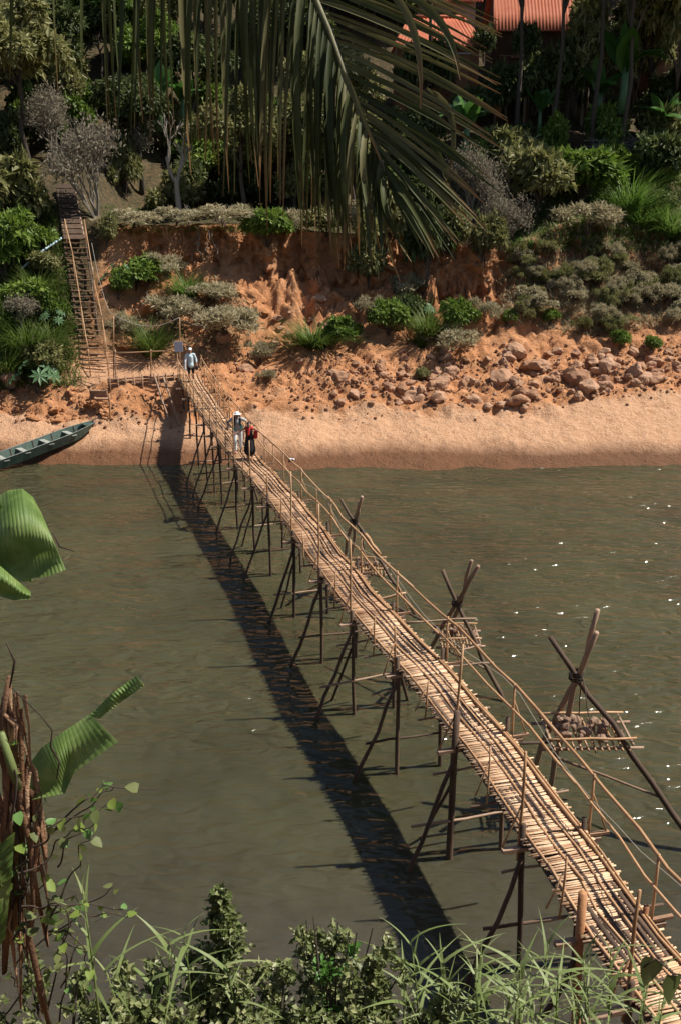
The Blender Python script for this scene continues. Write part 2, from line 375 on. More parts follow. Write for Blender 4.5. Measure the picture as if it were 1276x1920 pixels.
ZZ = ZZ - earth * np.clip((XX + 6.5) / 1.5, 0, 1) * np.clip((TT - 2.5) / .8, 0, 1) * 0.25 * gul
but = bump(TT, 4.3, 5.2, .4) * np.clip((XX + 5) / 2, 0, 1) * np.clip((12 - XX) / 2, 0, 1)    # eroded buttresses below the cliff
ZZ = ZZ + but * (1.0 * np.abs(fbm(XX * .75, YY * .5, s=31)) + .4 * fbm(XX * 2.2, YY * 1.8, s=33) - .25)
rough = earth * (1 - plat); ZZ = ZZ + rough * (.06 * fbm(XX * 3.4, YY * 3.4, s=37) + .06 * np.maximum(0, fbm(XX * 5.5, YY * 5.5, o=2, s=39)))
ZZ = ZZ + bump(TT, .6, 1.6, .5) * .16 * fbm(XX * .35, YY * .15, o=3, s=47) + beach * .035 * fbm(XX * 3.0, YY * 3.0, o=2, s=45)
stp = np.clip((XX + 6.8) / .8, 0, 1) * np.clip((3.5 - XX) / 2.5, 0, 1) * bump(TT, 2.2, 3.2, .4); ZZ = ZZ + stp * .2 * (np.clip((((YY + .25 * fbm(XX * .5, YY * .2, s=46)) * 1.35) % 1) * 2.2, 0, 1) - .5)  # cut steps beside the bridge
TV = np.stack([XX, YY, ZZ], -1).reshape(-1, 3)
nX, nT = XX.shape
ii = np.arange(nX - 1)[:, None] * nT + np.arange(nT - 1)[None]
TF = np.stack([ii, ii + nT, ii + nT + 1, ii + 1], -1).reshape(-1, 4)
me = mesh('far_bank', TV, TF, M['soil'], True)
veg_left_stair_shade = np.clip((-12.9 - XX) / .9, 0, 1) * np.clip((TT - 3.1) / .3, 0, 1) + np.clip((-15.6 - XX) / 1, 0, 1) * np.clip((TT - 2.6) / .4, 0, 1)  # plant soil; its inner part painted dark as shade between the stair treads
veg_right = np.clip((XX - 10.5 - .8 * fbm(YY * .5, XX * .5, s=44)) / 2, 0, 1) * np.clip((TT - 3.9) / .4, 0, 1) * .22
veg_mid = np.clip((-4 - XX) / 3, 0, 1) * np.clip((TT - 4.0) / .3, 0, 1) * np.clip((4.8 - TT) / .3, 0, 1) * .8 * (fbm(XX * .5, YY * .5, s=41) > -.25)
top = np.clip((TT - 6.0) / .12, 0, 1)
hum = np.clip(np.maximum.reduce([veg_left_stair_shade, veg_right, veg_mid, top]), 0, 1) * (1 - plat)
sand = np.clip(np.maximum(np.clip((2.1 + .12 * fbm(XX * .7, YY * .7, s=50) - TT) / .12, 0, 1), plat * .8), 0, 1)
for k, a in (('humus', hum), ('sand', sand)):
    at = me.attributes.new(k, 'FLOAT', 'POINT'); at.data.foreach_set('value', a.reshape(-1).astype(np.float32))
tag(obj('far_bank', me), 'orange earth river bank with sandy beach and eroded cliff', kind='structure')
BV = BVHTree.FromPolygons(TV.tolist(), TF.tolist())
def hit(x, y):
    h = BV.ray_cast(CAMP, ray(x, y).normalized())[0]
    return h if h is not None else PY(x, y, 75)
def ground(X, Y):
    h = BV.ray_cast(Vector((X, Y, 90)), Vector((0, 0, -1)))[0]
    return h.z if h is not None else 0

# ------------------------------------------------------------------ near bank (under the camera) and water
def near_z(X, Y):
    z = np.interp(Y, [-60, -3, 1.0, 5.8, 7.2, 9.6, 14], [16, 11.2, 10.8, 5.5, 4.0, -.15, -2.2])
    cut = np.interp(Y, [-60, 0, 3, 6.4, 8, 10, 14], [16, 10.8, 8.2, 2.45, 2.2, -.2, -2.2])
    k = np.clip((X - 2.4) / .9, 0, 1) * np.clip((7.5 - X) / 1.5, 0, 1)
    return z * (1 - k) + np.minimum(z, cut) * k + .12 * fbm(X * .8, Y * .8, s=60)
nx = np.concatenate([np.linspace(-75, -13, 18), np.arange(-12, 12, .25), np.linspace(13, 75, 18)]); ny = np.concatenate([np.linspace(-60, -4, 12), np.arange(-3, 14.1, .25)])
NX, NY = np.meshgrid(nx, ny, indexing='ij')
NV = np.stack([NX, NY, near_z(NX, NY)], -1).reshape(-1, 3)
ii = np.arange(len(nx) - 1)[:, None] * len(ny) + np.arange(len(ny) - 1)[None]
NF = np.stack([ii, ii + len(ny), ii + len(ny) + 1, ii + 1], -1).reshape(-1, 4)
me = mesh('near_bank', NV, NF, M['soil'], True)
at = me.attributes.new('humus', 'FLOAT', 'POINT'); at.data.foreach_set('value', np.full(len(NV), .85, np.float32))
tag(obj('near_bank', me), 'overgrown near river bank', kind='structure')
def nground(X, Y): return float(near_z(np.array([X]), np.array([Y]))[0])

me = mesh('river_water', [(-140, 4, 0), (140, 4, 0), (140, 52, 0), (-140, 52, 0)], [[0, 1, 2, 3]], M['water'])
tag(obj('river', me), 'muddy green brown river with small ripples', kind='structure')

# ------------------------------------------------------------------ bamboo bridge
LE = [(4.75, 6.2, 2.62), (4.3, 8, 2.6), (3.82, 9.82, 2.58), (3.36, 11.4, 2.58), (2.98, 12.94, 2.6), (2.22, 16.0, 2.6), (1.30, 18.95, 2.6), (.22, 21.97, 2.6),
      (-.84, 25.5, 2.58), (-2.12, 29.98, 2.6), (-4.02, 35.9, 2.6), (-5.70, 41.48, 2.66), (-7.05, 46, 2.85), (-8.22, 50.2, 3.2)]
LEa = np.array(LE)
def le_at(Y):
    ys = LEa[:, 1]; k = int(np.clip(np.searchsorted(ys, Y) - 1, 0, len(ys) - 2))
    p0, p1, p2, p3 = [Vector(LEa[min(max(k + d, 0), len(ys) - 1)]) for d in (-1, 0, 1, 2)]
    t = (Y - p1.y) / (p2.y - p1.y)
    x = .5 * (2 * p1.x + (p2.x - p0.x) * t + (2 * p0.x - 5 * p1.x + 4 * p2.x - p3.x) * t * t + (3 * p1.x - p0.x - 3 * p2.x + p3.x) * t ** 3)
    z = p1.z + (p2.z - p1.z) * t
    return Vector((x, Y, z + .03 * math.sin(Y * 2.1) * (1 if Y < 44 else 0)))
def frame(Y):
    p = le_at(Y); d = (le_at(Y + .15) - le_at(Y - .15)); d.z = 0; d.normalize()
    return p, d, Vector((d.y, -d.x, 0))            # edge point, along (away), across (to the right)
WD = .99
def dk(Y, off, up=0.0):
    p, d, r = frame(Y); return p + r * off + Vector((0, 0, up))
bridge = empty('bamboo_bridge', (0, 0, 0), 'long narrow bamboo footbridge on trestles crossing the muddy river', 'bridge')
# slats: 12 shapes, the near ones each a part, the rest one mass
protos = []
for k in range(12):
    L = random.uniform(1.0, 1.16); r = random.uniform(.015, .0235); b = MB()
    pts = [Vector((-L / 2 + L * i / 3, random.uniform(-.006, .006), random.uniform(-.003, .004))) for i in range(4)]
    b.tube(pts, [r * random.uniform(.8, 1.1) for _ in pts], 5)
    for v in b.v: v.z *= .75
    protos.append(mesh('slat', b.v, b.f, M['bamboo'], True))
Y = 6.6; nsl = 0; far = MB()
while Y < 50.1:
    p, d, r = frame(Y); c = p + r * (WD / 2 + random.uniform(-.05, .05)) + Vector((0, 0, random.uniform(-.006, .008)))
    ang = math.atan2(r.y, r.x) + random.gauss(0, .03); pr = random.choice(protos)
    tilt = random.gauss(0, .008)
    if Y > 9.0 and nsl < 298:
        o = obj('slat', pr, bridge, c); o.rotation_euler = (random.uniform(0, .3), tilt, ang); nsl += 1
    else:
        mt = Matrix.Translation(c) @ Matrix.Rotation(ang, 4, 'Z') @ Matrix.Rotation(tilt, 4, 'Y')
        far.add([mt @ v.co for v in pr.vertices], [list(q.vertices) for q in pr.polygons])
    Y += random.uniform(.036, .047)
far.build('slats', M['bamboo'], bridge, True, 'stuff')
def along(off, up, y0, y1, r, m, name, step=.9, amp=.02, sides=6, piece=6.5):
    y = y0
    while y < y1:
        e = min(y + piece * random.uniform(.85, 1.15), y1)
        if y1 - e < 1.2: e = y1
        n = max(3, int((e - y) / step) + 1); pts = []
        for i in range(n):
            q = y + (e - y) * i / (n - 1); pts.append(dk(q, off + random.uniform(-amp, amp), up + random.uniform(-amp, amp) * .5))
        rr = r * random.uniform(.9, 1.1)
        MB().tube(pts, [rr * (1.08 - .2 * i / (n - 1)) for i in range(n)], sides).build(name, m, bridge)
        y = e - .22 if e < y1 else y1
for off, r in ((.06, .055), (.5, .05), (.92, .055)): along(off, -.075, 6.6, 50, r, M['post'], 'stringer', 1.2, .01)
for q in range(10): along(.06 + q * .098, -.048, 6.6, 50, .05, M['post'], 'shadow_lath', 1.6, .008, 5, 9)  # added layer, blocks light between slats; dark colour stands for shaded gaps
along(.07, .03, 6.8, 50, .022, M['rail'], 'deck_runner', .7, .012)
along(.40, .028, 6.8, 50, .021, M['rail'], 'deck_runner', .7, .03)
along(.66, .028, 6.8, 50, .022, M['rail'], 'deck_runner', .7, .03)
along(.93, .04, 6.8, 50, .027, M['rail'], 'deck_runner', .9, .012)
along(.985, .035, 6.8, 44, .018, M['rail'], 'deck_runner', .9, .012)
along(1.12, .98, 7.5, 50, .027, M['rail'], 'handrail', .8, .03)
along(1.08, .52, 7.5, 50, .024, M['rail'], 'handrail', .8, .035)
along(-.05, .98, 36.5, 50.3, .024, M['rail'], 'handrail', .8, .03)
along(-.03, .50, 35.5, 50.3, .022, M['rail'], 'handrail', .8, .03)
BASES = [(3.74, 10.1), (3.47, 11.35), (3.0, 13.3), (2.1, 16.18), (1.28, 19.11), (.35, 21.7), (-.5, 24.45), (-1.42, 27.46), (-2.32, 30.75), (-3.02, 32.9), (-3.88, 35.47),
         (-4.78, 38.54), (-5.28, 40.1), (-5.86, 41.98), (-6.55, 44.3), (-7.2, 46.4), (-7.7, 48.2)]
TALL = {2: 1.55, 3: 1.95, 5: 1.95, 6: 1.95, 7: 1.95, 8: .95, 9: 1.5, 10: 1.9, 11: 1.6, 13: 1.25, 14: 1.2, 15: 1.15, 16: 1.1, 4: .95, 0: 1.6, 12: 1.1}
for k, (bx, by) in enumerate(BASES):
    g = max(ground(bx, by) if by > 42 else -1, -.9) - .3
    if by < 10.5: g = -.6
    p, d, r = frame(by); zt = p.z
    big = k in (1, 3, 5, 7, 9)
    pm = M['post']
    wet = by < 44
    lp = Vector((bx, by, g)); tp = p + r * -.03 + Vector((0, 0, random.uniform(.12, .3) if k != 1 else .62))
    if k == 3: tp.z += .45
    pole('post', lp, tp, (.075 if k in (1, 3) else .052) if k < 8 else .046, M['orange_post'] if k == 1 else pm, bridge)
    # foot on the right
    q = p + r * (WD + .02)
    gr = g if by < 43 else ground(q.x, q.y) - .3
    pole('post', (q.x + random.uniform(-.1, .1), q.y + random.uniform(-.1, .1), gr), q + Vector((0, 0, random.uniform(.16, .34))), .05 if k < 8 else .042, M['orange_post'] if k in (0, 1) else pm, bridge)
    if k < 14 and k not in (0,):
        s = p - r * random.uniform(1.0, 1.2) - d * random.uniform(-.1, .25)
        pole('brace', (s.x, s.y, -.5), p - r * .02 + Vector((0, 0, -.35)), .048 if k < 8 else .04, pm, bridge, 6, .035)
    if 1 < k < 13 and k % 2 == 1:
        s = p + r * (WD + .7) + d * .2
        pole('brace', (s.x, s.y, -.5), p + r * (WD - .1) + Vector((0, 0, -.4)), .045, pm, bridge)
    if k in (3, 5, 7, 9):
        s = p + d * .9 + r * .15; pole('brace', (s.x - .5, s.y, -.5), p + Vector((0, 0, -.7)), .035, pm, bridge)
    # crossbeam under the deck (squared plank) and pole ties lower down
    ang = math.atan2(r.y, r.x)
    MB().box(p + r * (WD / 2 - .02) + Vector((0, 0, -.19)), (WD + random.uniform(.55, .8), .1, .07), Matrix.Rotation(ang, 3, 'Z')).build('crossbeam', M['pale_pole'], bridge, False)
    if k < 14:
        h = random.uniform(.75, 1.05)
        lo, hi = random.uniform(-.95, -.6), WD + random.uniform(.3, .8)
        if k == 2: hi = 2.6; h = .95
        pole('tie', p + r * lo + Vector((0, 0, h - zt)), p + r * hi + Vector((0, 0, h - zt + random.uniform(-.1, .1))), .03, M['pale_pole'] if k % 2 else pm, bridge)
        if k % 3 != 1:
            pole('tie', p + r * random.uniform(-.4, -.15) + d * .3 + Vector((0, 0, -.85)), p + r * (WD + .3) + d * .3 + Vector((0, 0, -.8)), .026, M['pale_pole'], bridge)
    # tall uprights on the left, rail posts on the right
    if k in TALL:
        a = p - r * .06 + d * .05; lean = r * random.uniform(-.02, .12) if k in (3,) else r * random.uniform(-.04, .05)
        pole('upright', a + Vector((0, 0, -.45)), a + lean + Vector((0, 0, TALL[k])), .028, M['rail'], bridge, 5, .012)
        if TALL[k] > .9 and k < 12:
            o_ = a - r * .28 + Vector((0, 0, -.16)); pole('raker', o_, a + lean * .5 + Vector((0, 0, .6)), .018, M['rail'], bridge, 4, .01)
    a = p + r * (WD + .12)
    pole('rail_post', a + Vector((0, 0, -.3)), a + Vector((0, 0, 1.03)), .026, M['rail'], bridge, 4, .012)
    MB().box(p + r * (WD + .28) + Vector((0, 0, -.1)), (.38, .06, .05), Matrix.Rotation(ang, 3, 'Z')).build('bracket', M['stair_wood'], bridge, False)
    if 1 < k < 13:
        pole('raker', p + r * (WD + .42) + Vector((0, 0, -.08)), a + Vector((0, 0, .7)), .016, M['rail'], bridge, 3, .01)
for by in (11.9, 14.7, 17.6, 20.4, 23.1, 26, 29, 34.1, 37, 43.1, 45.3, 47.3, 49.2):       # mid-bay sticks
    p, d, r = frame(by); a = p - r * .05; h = random.uniform(.5, .9) if by < 34 else 1.05
    pole('upright', a + Vector((0, 0, -.3)), a + r * random.uniform(-.05, .05) + Vector((0, 0, h)), .02, M['rail'], bridge, 4, .01)
    if by < 34: pole('raker', a - r * .22 - Vector((0, 0, .1)), a + Vector((0, 0, h * .65)), .015, M['rail'], bridge, 3, .008)
    if by > 28:
        b = p + r * (WD + .1); pole('rail_post', b + Vector((0, 0, -.2)), b + Vector((0, 0, 1.02)), .022, M['rail'], bridge, 4, .01)
    else:
        pole('tie', p - r * random.uniform(.1, .4) + Vector((0, 0, -.32)), p + r * (WD + random.uniform(.15, .6)) + Vector((0, 0, -.3)), .024, M['pale_pole'], bridge)
pts = [dk(y, 1.11 + .03 * math.sin(y * 2), .72 + .2 * math.sin((y - 9) * 1.05)) for y in np.arange(9, 31, .7)]
MB().tube(pts, .007, 4).build('cord', M['rope'], bridge)

# ------------------------------------------------------------------ tripods with stone baskets beside the bridge
def rock_mesh(seed, m, sub=2, amp=.28, name='boulder'):
    import bmesh
    bm = bmesh.new(); bmesh.ops.create_icosphere(bm, subdivisions=sub, radius=1)
    co = np.array([v.co[:] for v in bm.verts])
    rg = np.random.default_rng(seed)
    sc = np.array([1, rg.uniform(.7, 1), rg.uniform(.6, .9)])
    for _ in range(9):                             # flat broken faces
        nrm = rg.normal(size=3); nrm /= np.linalg.norm(nrm); dd = rg.uniform(.62, .92)
        e = np.maximum(co @ nrm - dd, 0); co = co - e[:, None] * nrm
    co = co * (1 + amp * .4 * fbm(co[:, 0] * 1.8 + seed, co[:, 1] * 1.8, co[:, 2] * 1.8, 3, seed))[:, None] * sc
    me = mesh(name, co, [[v.index for v in f.verts] for f in bm.faces], m, False); bm.free()
    return me
STONES = [rock_mesh(100 + k, M['stone'], 1, .3, 'stone') for k in range(6)]
def tripod(apex_px, apexY, legs, bz, bx0, bx1, by0, by1, ns, label, stone_label, grp, rr=.065, hang=True):
    ap = PY(*apex_px, apexY)
    t = empty('anchor_tripod', (ap.x, ap.y, 0), label, 'tripod', 'stone weighted tripods beside the bridge')
    base = []
    for k, (bpx, kk) in enumerate(legs):
        b = P(*bpx, 0); base.append(b); a2 = ap + Vector([(0.06, -.05, 0), (-.05, .07, .02), (0.0, 0, -.06)][k])
        top = b + (a2 - b) * kk; b2 = b + (b - a2) * .12
        pole('leg', b2, top, rr * 1.0, M['pale_pole'] if k != 1 else M['post'], t, 9, .05, .8, 8)
    for k in range(4):
        an = k * .5; pts = [ap + Vector((math.cos(q) * .14, math.sin(q) * .12, .05 * k - .12 + .03 * math.sin(q + an))) for q in np.linspace(0, 2 * math.pi, 9)]
        MB().tube(pts, .018, 5, False).build('lashing', M['dark_rope'], t)
    # basket floor of sticks on two bearers, with a low front and back bar
    def bc(u, v, z=0): return Vector((bx0 + (bx1 - bx0) * u, by0 + (by1 - by0) * v, bz + z))
    for v in (0, 1):
        pole('bearer', bc(-.12, v, -.06), bc(1.15, v, -.02), .035, M['pale_pole'], t, 5, .02)
        pole('basket_bar', bc(-.05, v, .16), bc(1.05, v, .2), .028, M['rail'], t, 5, .025)
    n = 12
    for k in range(n): pole('basket_slat', bc((k + .5) / n, -.12, -.01), bc((k + .5) / n, 1.12, .0), .024, M['rail'], t, 3, .006, .9, 5)
    for u in (0.0, 1.0): pole('basket_bar', bc(u, -.1, .1), bc(u, 1.1, .1), .028, M['pale_pole'], t, 4, .02)
    if hang:
        for u, v in ((.55, -.08), (.5, 1.05)):
            pole('hanger', ap + Vector((.1, 0, .05)), bc(u, v, -.1), .014, M['dark_wood'], t, 5, .02)
    pole('tie', base[0].lerp(ap, .28), base[1].lerp(ap, .3), .03, M['pale_pole'], t)
    for k in range(ns):
        lay = 0 if k < ns * .62 else 1
        u, v = random.uniform(.08, .92), random.uniform(.1, .9)
        if lay: u = .5 + (u - .5) * .7; v = .5 + (v - .5) * .6
        s_ = random.uniform(.075, .14) * (abs(bx1 - bx0) / 1.6) ** .5
        o = obj('stone', random.choice(STONES), None, bc(u, v, .05 + s_ * .5 + lay * .13)); o.scale = (s_, s_ * random.uniform(.8, 1.1), s_ * random.uniform(.7, 1))
        o.rotation_euler = [random.uniform(0, 6) for _ in range(3)]; tag(o, stone_label, 'stone', grp)
    return t, ap, base
z1 = PY(1100, 1378, 17.7).z
a0, a1 = P(1030, 1398, z1), P(1172, 1378, z1)
t, ap, base = tripod((1080, 1262), 17.9, [((1028, 1478), 1.5), ((1312, 1600), 1.19), ((998, 1440), 1.40)], z1, a0.x, a1.x, min(a0.y, a1.y) - .05, min(a0.y, a1.y) + .95, 46,
       'largest pole tripod with full stone basket, nearest the camera', 'rough stone heaped in the basket of the largest tripod', 'stones in the largest tripod basket')
pole('tie', P(1012, 1345, 2.0), base[2].lerp(ap, .42), .03, M['dark_wood'], t); pole('tie', P(925, 1392, 2.1), P(1030, 1392, 1.9), .035, M['dark_wood'], t)
z2 = PY(855, 1205, 23.2).z
a0, a1 = P(826, 1216, z2), P(896, 1204, z2)
t, ap, base = tripod((857, 1125), 23.4, [((826, 1252), 1.55), ((940, 1314), 1.28), ((800, 1228), 1.6)], z2, a0.x, a1.x, a1.y - .2, a1.y + .7, 22,
       'middle pole tripod with crossed poles and small stone basket', 'rough stone in the basket of the middle tripod', 'stones in the middle tripod basket', .062, False)
for q in (((752, 1168), (892, 1160), 2.2, 2.3), ((835, 1250), (925, 1243), 1.1, 1.2), ((858, 1222), (900, 1209), 1.5, 1.6)):
    pole('tie', P(*q[0], q[2]), P(*q[1], q[3]), .032, M['pale_pole'], t)
pole('tie', P(703, 1118, 2.0), P(822, 1180, 1.9), .03, M['dark_wood'], t)
z3 = PY(690, 1068, 29.0).z
a0, a1 = P(655, 1072, z3), P(722, 1066, z3)
t, ap, base = tripod((664, 973), 29.3, [((650, 1085), 1.28), ((777, 1152), 1.2), ((634, 1072), 1.42)], z3, a0.x, a1.x, a0.y - .2, a0.y + .75, 24,
       'most distant pole tripod behind the handrail with stone basket', 'rough stone in the basket of the most distant tripod', 'stones in the most distant tripod basket', .06)
pole('tie', P(683, 1001, 2.6), P(712, 1040, 2.0), .06, M['rail'], t)
pole('tie', P(700, 1128, 1.4), P(760, 1112, 1.7), .04, M['rail'], t)

# ------------------------------------------------------------------ landing, fence, stairs, boat on the far shore
lz = 3.12
land = empty('log_landing', (-11, 49.7, lz), 'stacked log edge holding the sandy landing at the bridge end', 'retaining edge')
A, B = P(202, 716, lz - .1), P(338, 708, lz - .1)
for k in range(3):
    dz = Vector((0, 0, .12 - k * .15))
    pole('log', A + dz, A.lerp(B, .52) + dz + Vector((0, .05, 0)), .065, M['stair_wood'], land, 5, .02)
    pole('log', A.lerp(B, .5) + dz + Vector((0, .02, .01)), B + dz, .065, M['stair_wood'], land, 5, .02)
for k in range(9):
    q = A.lerp(B, (k + .3) / 9) + Vector((0, -.1, 0)); pole('stake', q + Vector((0, 0, -.8)), q + Vector((random.uniform(-.04, .04), 0, .3)), .04, M['stair_wood'], land, 3, .01)
fence = empty('bamboo_fence', (-11.3, 49.8, lz), 'pale bamboo rail fence along the sandy landing', 'fence')
fp = [(213, 592, 750), (216, 655, 718), (283, 655, 712), (337, 595, 712)]
for x, y0, y1 in fp:
    pole('post', PY(x + 1, y1 + 3, 49.65), PY(x, y0, 49.65), .032, M['rail'], fence, 5, .015)
pole('rail', PY(165, 653, 50.4), PY(218, 660, 49.6), .028, M['rail'], fence); pole('rail', PY(216, 661, 49.6), PY(338, 657, 49.6), .03, M['rail'], fence)
pole('rail', PY(166, 680, 50.3), PY(218, 681, 49.6), .026, M['rail'], fence); pole('rail', PY(216, 681, 49.6), PY(330, 678, 49.6), .028, M['rail'], fence)
sg = PY(335, 650, 49.5); sb = empty('notice_board', sg, 'small pale blank notice board on the pole where bridge meets landing', 'sign')
MB().box(sg, (.42, .03, .5)).build('board', M['paper'], sb, False); MB().box(sg + Vector((0, .03, -.1)), (.05, .03, .8)).build('backing', M['rail'], sb, False)
for (a, b, lab) in (((288, 700), (322, 804), 'peeled prop pole leaning under the landing, farther from the bridge'), ((306, 706), (338, 800), 'peeled prop pole leaning under the landing, nearer the bridge')):
    h = hit(*b); o = pole('prop_pole', h, PY(a[0], a[1], 48.9), .055, M['pale_pole'], None); tag(o, lab, 'pole', 'props under the landing')
h = hit(207, 785); tag(pole('mooring_stake', h - Vector((0, 0, .3)), PY(204, 738, h.y), .045, M['rail'], None), 'short mooring stake in the earth above the boat bow', 'stake')

stair = empty('wooden_stairs', PY(180, 712, 50.8), 'steep narrow wooden stairway climbing the green bank to the trees', 'stairs')
lo_l, lo_r = PY(164, 716, 50.7), PY(199, 714, 50.7); hi_l, hi_r = PY(120, 452, 57.6), PY(160, 450, 57.6)
sw = (lo_r - lo_l)
for a, b in ((lo_l, hi_l), (lo_r, hi_r)):
    pole('stringer', a - Vector((0, 0, .5)), b, .055, M['dark_wood'], stair, 6, .01)
NT = 25
for k in range(NT):
    t_ = (k + .4) / NT; a, b = lo_l.lerp(hi_l, t_), lo_r.lerp(hi_r, t_)
    c = (a + b) / 2 + Vector((0, -.05, .06)); L = (b - a).length + .14
    ang = math.atan2((b - a).y, (b - a).x)
    MB().box(c, (L * random.uniform(.95, 1.04), .13, .05), Matrix.Rotation(ang, 3, 'Z') @ Matrix.Rotation(random.uniform(-.06, .06), 3, 'Y')).build('tread', M['stair_wood'], stair, False)
rl = [PY(165, 652, 50.5), PY(152, 575, 52.6), PY(136, 475, 55.6), PY(121, 410, 57.4)]
rr_ = [PY(200, 655, 50.5), PY(192, 600, 52.0), PY(176, 525, 54.6), PY(158, 412, 57.4)]
for L_ in (rl, rr_):
    for a, b in zip(L_, L_[1:]): pole('handrail', a, b, .03, M['rail'], stair, 4, .02)
    for q in L_:
        pole('baluster', (q.x, q.y + .05, ground(q.x, q.y) - .1), q, .03, M['rail'], stair, 3, .01)
up0l, up0r, up1l, up1r = PY(121, 448, 57.7), PY(158, 446, 57.7), PY(107, 352, 62.0), PY(140, 352, 62.0)
for a, b in ((up0l, up1l), (up0r, up1r)): pole('ramp_beam', a, b, .07, M['pale_pole'], stair, 5, .01)
for k in range(11):
    t_ = k / 10; a, b = up0l.lerp(up1l, t_), up0r.lerp(up1r, t_); c = (a + b) / 2 + Vector((0, 0, .09))
    sl = math.atan2(up1l.z - up0l.z, up1l.y - up0l.y)
    MB().box(c, ((b - a).length, .4, .045), Matrix.Rotation(sl, 3, 'X')).build('plank', M['post'], stair, False)  # dark wood colour stands in for shade from the shrub tree above
pole('ramp_rail', PY(108, 368, 61.8), PY(121, 446, 57.8), .05, M['stair_wood'], stair)
tag(MB().tube(wob(PY(172, 455, 57), PY(214, 590, 50), 8, .02, 1.0) + wob(PY(215, 590, 50), PY(336, 595, 49.6), 8, .01, .5), .014, 4).build('rope', M['rope']), 'thin slack rope strung from stairs to the tall landing poles', 'rope')
pole_a, pole_b = PY(174, 500, 55.2), PY(172, 575, 55.0)
tag(pole('stick', pole_b, pole_a, .03, M['grey_twig'], None), 'bare grey stick standing beside the stairs', 'stick')
a, b = hit(42, 512), hit(117, 456)
tag(MB().tube([a + Vector((0, -.1, .25)), a.lerp(b, .5) + Vector((0, -.25, .35)), b + Vector((0, -.1, .3))], .06, 8).build('water_pipe', M['pipe']), 'pale blue plastic pipe lying on the green slope', 'pipe')
# two small boxes at the stair foot
for (x, y, s_, lab) in ((186, 742, .5, 'small earth filled wooden step box under the stairs, upper'), (193, 757, .46, 'small earth filled wooden step box under the stairs, lower')):
    h = hit(x, y); bx_ = empty('step_box', h, lab, 'step')
    for dx in (-1, 1): MB().box(h + Vector((dx * s_ * .8, 0, .12)), (.06, .3, .42)).build('side_board', M['stair_wood'], bx_, False)
    MB().box(h + Vector((0, -.14, .1)), (s_ * 1.5, .05, .36)).build('front_board', M['stair_wood'], bx_, False)
    MB().box(h + Vector((0, .02, .26)), (s_ * 1.62, .34, .05)).build('top_board', M['stair_wood'], bx_, False)

# boat
bow = hit(176, 806) + Vector((0, 0, .42)); stern = P(-70, 880, .3)
ax = (stern - bow); BL = ax.length; ax = ax.normalized(); sd = Vector((ax.y, -ax.x, 0)).normalized(); sd = -sd if sd.y > 0 else sd
boat = empty('wooden_boat', (bow + stern) / 2, 'long narrow green wooden boat pulled up on the beach', 'boat')
def bsec(t):
    wd = .6 * (1 - max(0, (.25 - t) / .25) ** 1.6 * .6)
    c = bow + ax * (BL * t); c.z = bow.z + (stern.z - bow.z) * t - .03 * math.sin(math.pi * t); dp = .46 * (1 - max(0, (.2 - t) / .2) ** 2 * .85)
    U = Vector((0, 0, 1))
    out = [c - sd * wd, c - sd * wd * .72 - U * dp, c + sd * wd * .72 - U * dp, c + sd * wd]
    inn = [c - sd * (wd - .05) - U * .0, c - sd * (wd * .72 - .05) - U * max(dp - .06, .03), c + sd * (wd * .72 - .05) - U * max(dp - .06, .03), c + sd * (wd - .05)]
    return out, inn
NB = 22; S_ = [bsec(k / (NB - 1)) for k in range(NB)]
b = MB(); b.add([p for s_ in S_ for p in s_[0]], [[k * 4 + j, k * 4 + j + 1, k * 4 + 5 + j, k * 4 + 4 + j] for k in range(NB - 1) for j in range(3)] + [[0, 3, 2, 1], [(NB - 1) * 4 + j for j in range(4)]])
b.build('hull', M['boat_green'], boat, False)
b = MB(); b.add([p for s_ in S_ for p in s_[1]], [[k * 4 + j + 4, k * 4 + 5 + j, k * 4 + j + 1, k * 4 + j] for k in range(NB - 1) for j in (0, 1, 2)])
b.build('lining', M['boat_green'], boat, False)
b = MB()
for e_ in (0, 3):
    b.add([q for s_ in S_ for q in (s_[0][e_] + Vector((0, 0, .012)), s_[1][e_] + Vector((0, 0, .012)))], [[k * 2, k * 2 + 1, k * 2 + 3, k * 2 + 2] for k in range(NB - 1)])
b.build('gunwale', M['boat_grey'], boat, False)
b = MB(); b.add([p + Vector((0, 0, .035)) for s_ in S_[3:] for p in (s_[1][1], s_[1][2])], [[k * 2, k * 2 + 1, k * 2 + 3, k * 2 + 2] for k in range(NB - 4)])
b.build('floor', M['boat_grey'], boat, False)
for t_ in (.2, .38, .56, .72):
    o_, i_ = bsec(t_); MB().box((i_[0] + i_[3]) / 2 - Vector((0, 0, .12)), (1.14, .26, .04), Matrix.Rotation(math.atan2(sd.y, sd.x), 3, 'Z')).build('thwart', M['boat_grey'], boat, False)
for t_ in (.13, .3, .45, .62, .8):
    o_, i_ = bsec(t_); MB().tube([i_[0] + sd * .02, i_[1] + sd * .02, i_[2] - sd * .02, i_[3] - sd * .02], .022, 4).build('rib', M['dark_wood'], boat, False)
o_, i_ = bsec(0.0); MB().box((o_[0] + o_[3]) / 2 + ax * .3 - Vector((0, 0, .02)), (.55, .5, .035), Matrix.Rotation(math.atan2(sd.y, sd.x), 3, 'Z')).build('bow_deck', M['boat_green'], boat, False)
